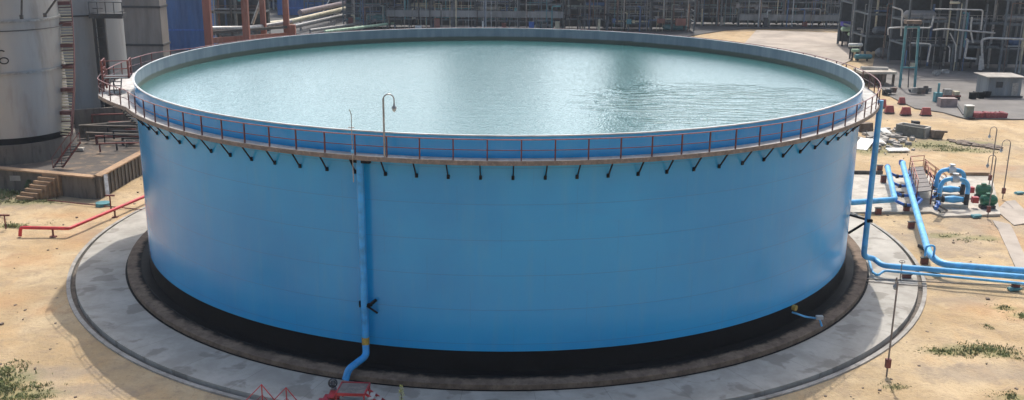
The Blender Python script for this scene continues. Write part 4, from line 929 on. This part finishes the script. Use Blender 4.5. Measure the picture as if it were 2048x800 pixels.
def slab(u, v, w, d, rz, tilt, lab, m=M_white):
    p = G(u, v)+Vector((0, 0, .2)); X = Vector((math.cos(rz), math.sin(rz), 0)); Y_ = Vector((-math.sin(rz), math.cos(rz), tilt)).normalized(); Z = X.cross(Y_).normalized()
    MB().obox(p, X*w/2, Y_*d/2, Z*.06).build('broken_slab', m, label=lab, cat='slab', group='broken slabs beside the tank')
slab(1727, 292, 1.5, 3.6, -.55, .15, 'large white slab lying beside the tall blue pipe')
slab(1757, 288, 1.3, 1.0, .3, .3, 'pale slab just right of the tall blue pipe'); slab(1795, 303, 2.3, .9, .05, .1, 'long pale slab on the grass above the pump pipes'); slab(1772, 268, 1.2, 1.5, .6, .5, 'tilted pale slab in the rubble left of the trough')
slab(1750, 274, 1.6, 1.3, .2, .4, 'tilted grey slab behind the tall blue pipe', M_conc)
# rubble
m_ = MB(); rb = random.Random(4)
for k in range(170):
    u = rb.gauss(1770, 26); v = rb.gauss(277, 9); p = G(u, v); s_ = rb.uniform(.15, .6); m_.rock(p+Vector((0, 0, s_*.2)), (s_*1.5, s_, s_*.7), rb, rb.uniform(0, 3))
m_.build('rubble', M_conc, kind='stuff', smooth=False)
m_ = MB()
for k in range(700):
    a = rb.uniform(-PI, PI); r = 30.6+rb.expovariate(1/14.); p = Vector((r*math.cos(a), r*math.sin(a), GZ-.03)); s_ = rb.uniform(.04, .16)*(2 if rb.random() < .05 else 1); m_.rock(p, (s_*1.4, s_, s_*.7), rb, rb.uniform(0, 3))
m_.build('loose_stones', M_brownst, kind='stuff', smooth=False)
# scattered ground bumps: dark line of dug soil
m_ = MB()
for k in range(60):
    t = rb.random(); p = G(1900+100*t+rb.uniform(-3, 3), 282+14*t+rb.uniform(-3, 3)); s_ = rb.uniform(.3, .8); m_.rock(p, (s_*1.6, s_, s_*.45), rb, rb.uniform(0, 3))
m_.build('dug_soil', M_brownst, kind='stuff', smooth=False)
# grass
def grass(spots, name='grass'):
    vs = []; fs = []
    for u, v, rx, ry, n, h in spots:
        c = G(u, v)
        sub = [(rb.gauss(0, .6), rb.gauss(0, .75), rb.uniform(.12, .45)) for _ in range(9)]
        for k in range(int(n*.6)):
            sx_, sy_, sr_ = rb.choice(sub); r = math.hypot(sx_, sy_); x = c.x+rx*(sx_+rb.gauss(0, sr_)); y = c.y+(ry*1.5)*(sy_+rb.gauss(0, sr_))
            if math.hypot(x, y) < 30.35: continue
            hh = h*.75*rb.uniform(.3, 1.3)*max(.3, 1.1-.5*r); w = hh*.10+.012
            for q in range(3):
                b_ = rb.uniform(0, 2*PI); dx, dy = math.cos(b_), math.sin(b_); le = rb.uniform(.2, .9)*hh; i = len(vs); z = GZ-.05
                ox, oy = x+rb.uniform(-.06, .06), y+rb.uniform(-.06, .06)
                vs += [(ox-dy*w, oy+dx*w, z), (ox+dy*w, oy-dx*w, z), (ox+dx*le*.5+dy*w*.7, oy+dy*le*.5-dx*w*.7, z+hh*.65), (ox+dx*le, oy+dy*le, z+hh*.95), (ox+dx*le*.5-dy*w*.7, oy+dy*le*.5+dx*w*.7, z+hh*.65)]
                fs += [(i, i+1, i+2, i+4), (i+4, i+2, i+3)]
    me = bpy.data.meshes.new(name); me.from_pydata(vs, [], fs); me.materials.append(M_grass); o = bpy.data.objects.new(name, me); COL.objects.link(o); tagp(o, kind='stuff')
grass([(1938, 700, 1.6, .55, 700, .22), (1985, 702, 1.5, .5, 600, .22), (1885, 702, 1.0, .35, 300, .18), (2042, 630, .9, .5, 260, .2), (2008, 615, .8, .3, 160, .15), (40, 400, 5, .8, 900, .3), (12, 452, 2, .7, 300, .3), (10, 385, 3, 1.6, 500, .4),
       (0, 760, 1.3, 1.0, 1300, .28), (30, 785, 1.5, .5, 700, .28), (70, 795, .9, .3, 250, .2), (1790, 772, .6, .2, 160, .14), (1740, 290, 3, 2.2, 600, .3), (1850, 292, 5, 1.2, 900, .22), (1930, 300, 4, 1.0, 600, .2), (2030, 795, .5, .3, 160, .25), (1950, 478, 1.3, .4, 160, .15), (1960, 545, 1.5, .2, 120, .15), (1975, 652, .3, .15, 60, .2), (1895, 470, 1.2, .4, 140, .14), (1990, 790, .8, .3, 90, .12)])
# shrub by the retaining wall, yellow-flowered weed
def leafy(name, base, h, r, n, m, lab, cat, ls=.12):
    o = thing(name, lab, cat, base); B = Vector(base); m_ = MB()
    for k in range(5): a = rb.uniform(0, 6.28); m_.tube([B, B+Vector((r*.4*math.cos(a), r*.4*math.sin(a), h*.8))], [.015, .006], 5)
    m_.build('stems', M_brownst, o); vs = []; fs = []
    for k in range(n):
        a = rb.uniform(0, 6.28); t = rb.random(); rr = r*math.sqrt(rb.random())*(1.1-abs(t-.45)); p = B+Vector((rr*math.cos(a), rr*math.sin(a), h*(.1+.95*t)))
        d = Vector((rb.gauss(0, 1), rb.gauss(0, 1), rb.gauss(0, .6))).normalized()*ls; e = d.cross(Vector((rb.gauss(0, 1), rb.gauss(0, 1), rb.gauss(0, 1)))).normalized()*ls*.35; i = len(vs)
        vs += [p-d, p+e, p+d, p-e]; fs.append((i, i+1, i+2, i+3))
    MB().add(vs, fs).build('leaves', m, o, smooth=False)
leafy('shrub', G(66, 384), 1.1, .6, 900, mat('leaf_green', (.06, .12, .04), .7, var=.4, scale=3, bump=0), 'small green shrub against the retaining wall left of the steps', 'shrub')
leafy('flowering_weed', G(803, 806, 0), .95, .16, 150, mat('flower_yellow', (.50, .50, .16), .7, var=.4, scale=8, bump=0), 'thin yellow-flowered weed on the apron at the bottom edge', 'weed', .045)
# sampling tap on the right of the shell
tp = thing('drain_tap', 'small pale blue drain tap pipe with a yellow collar low on the tank front right', 'tap', (0, 0, 0)); ta = math.atan2(G(1592, 628, 1.2).y, G(1592, 628, 1.2).x)
ta = math.atan2(-math.sqrt(25**2-G(1592, 628, 1.2).x**2), G(1592, 628, 1.2).x); tp.location = polar(25.4, ta, .35)
MB().tube(bend([polar(25, ta, 1.0), polar(25.3, ta, 1.0), polar(25.6, ta+.02, .75), polar(26.3, ta+.035, .72), polar(26.5, ta+.035, .3)], .12), .06, 8).build('pipe_run', M_pipe, tp)
MB().cyl(polar(25.02, ta, 1.32), polar(25.25, ta, 1.32), .17, 12).build('yellow_flange', M_yellow, tp)
MB().box(polar(26.3, ta+.035, .80), (.4, .25, .2)).build('valve', M_rim, tp)
# ------------------------------------------------------------------ tall columns (seen mirrored in the water)
tw = thing('distillation_tower', 'tall slender distillation column rising above the picture, mirrored in the water', 'tower', (32, 172, GZ))
MB().lathe([(4.3, 0), (4.3, 92), (2.6, 95), (.1, 96)], (31, 172), 32).build('column_shell', M_dark, tw)
for z in range(8, 92, 7): MB().lathe([(4.3, z), (5.4, z), (5.4, z+.3), (4.3, z+.3)], (31, 172), 32).build('platform', ST, tw); MB().tube([(31+5.3*math.cos(2*PI*i/24), 172+5.3*math.sin(2*PI*i/24), z+1.2) for i in range(25)], .08, 5).build('platform_rail', ST, tw)
fr = thing('cracker_frame', 'huge open steel frame rising above the picture, mirrored in the water', 'steel frame', (-4, 178, GZ)); rf_ = random.Random(12)
for i in range(5):
    for j in (0, 10): MB().box((-14+6*i, 178+j, 24), (.9, .9, 50)).build('column', ST, fr)
for z in range(6, 50, 5):
    m_ = MB(); m_.box((-2, 178, z), (25, .7, .8)); m_.box((-2, 188, z), (25, .7, .8)); m_.build('tier_beams', ST, fr)
    MB().box((-2+rf_.uniform(-3, 3), 183, z+.5), (rf_.uniform(14, 24), 9, 2.2)).build('floor', M_dark, fr)
    for k in range(3): r = rf_.uniform(.6, 1.5); MB().cyl((rf_.uniform(-12, 8), 183, z+.6), (rf_.uniform(-12, 8), 183, z+.6+r*2.4) if False else (rf_.uniform(-12, 8), 183.2, z+1+r*2), r, 12).build('vessel', rf_.choice(PAL), fr)
# ------------------------------------------------------------------ camera, light, world
cam = bpy.data.cameras.new('camera'); co = bpy.data.objects.new('camera', cam); COL.objects.link(co); sc.camera = co
cam.sensor_width = 36; cam.lens = 36*F/2048; cam.shift_y = (CY-400)/2048; cam.clip_end = 9000; cam.clip_start = .5
# axes: right, up, back
def rotv(x, y, z=0):
    pass
def axis(x, y):   # direction of image-plane offset (x right, y up) in world, minus forward
    c, s = math.cos(ROLL), math.sin(ROLL); x, y = c*x-s*y, s*x+c*y
    d = (x, y*math.sin(PIT), y*math.cos(PIT)); c, s = math.cos(YAW), math.sin(YAW)
    return Vector((c*d[0]-s*d[1], s*d[0]+c*d[1], d[2]))
from mathutils import Matrix
X_, Y_ = axis(1, 0), axis(0, 1); Z_ = X_.cross(Y_)
Mx = Matrix((X_, Y_, Z_)).transposed().to_4x4(); Mx.translation = CAM; co.matrix_world = Mx
EL, AZ = R(58), R(10)
sd = Vector((math.sin(AZ)*math.cos(EL), math.cos(AZ)*math.cos(EL), math.sin(EL)))
sun = bpy.data.lights.new('sun', 'SUN'); so = bpy.data.objects.new('sun', sun); COL.objects.link(so)
sun.energy = 2.9; sun.angle = R(.55); sun.color = (1, .95, .87); so.rotation_euler = (-sd).to_track_quat('-Z', 'Y').to_euler(); so.location = (0, 0, 60)
w = bpy.data.worlds.new('World'); sc.world = w; w.use_nodes = True; nt = w.node_tree
sky = nt.nodes.new('ShaderNodeTexSky'); sky.sky_type = 'NISHITA'; sky.sun_disc = False; sky.sun_elevation = EL; sky.sun_rotation = AZ
sky.air_density = 1.2; sky.dust_density = 5.0; sky.ozone_density = 1
# bright summer haze low in the sky under the sun
tc_ = nt.nodes.new('ShaderNodeTexCoord'); sp3 = nt.nodes.new('ShaderNodeSeparateXYZ'); nt.links.new(tc_.outputs['Generated'], sp3.inputs[0])
fw = ramp(nt, sp3.outputs[1], .1, .8)
mr_ = nt.nodes.new('ShaderNodeMapRange'); mr_.inputs[1].default_value = .7; mr_.inputs[2].default_value = .15; nt.links.new(sp3.outputs[2], mr_.inputs[0])
cl_ = mth(nt, 'ADD', mth(nt, 'MULTIPLY', ramp(nt, noise(nt, tc_.outputs['Generated'], 3.2, 5, .55), .35, .65), .5), .65)
fac = mth(nt, 'MULTIPLY', mth(nt, 'MULTIPLY', mr_.outputs[0], fw), cl_)
vm = nt.nodes.new('ShaderNodeVectorMath'); vm.operation = 'SCALE'; vm.inputs[0].default_value = (7.0, 8.8, 10.2); nt.links.new(fac, vm.inputs['Scale'])
ad = nt.nodes.new('ShaderNodeVectorMath'); ad.operation = 'ADD'; nt.links.new(sky.outputs[0], ad.inputs[0]); nt.links.new(vm.outputs[0], ad.inputs[1])
bg = nt.nodes['Background']; nt.links.new(ad.outputs[0], bg.inputs[0]); bg.inputs[1].default_value = .15
sc.view_settings.view_transform = 'Standard'; sc.view_settings.look = 'None'; sc.view_settings.exposure = .28; sc.view_settings.gamma = 1
hm = bpy.data.materials.new('haze_air'); hm.use_nodes = True; hn = hm.node_tree; hn.nodes.clear()
ho = hn.nodes.new('ShaderNodeOutputMaterial'); hv_ = hn.nodes.new('ShaderNodeVolumePrincipled'); hv_.inputs['Color'].default_value = (.86, .92, 1, 1); hv_.inputs['Density'].default_value = .0002; hv_.inputs['Anisotropy'].default_value = .2
hn.links.new(hv_.outputs[0], ho.inputs['Volume'])
MB().box((0, 0, 49), (3400, 3400, 102)).build('haze', hm, kind='stuff', smooth=False, origin=(0, 0, 0))
sc.render.engine = 'CYCLES'
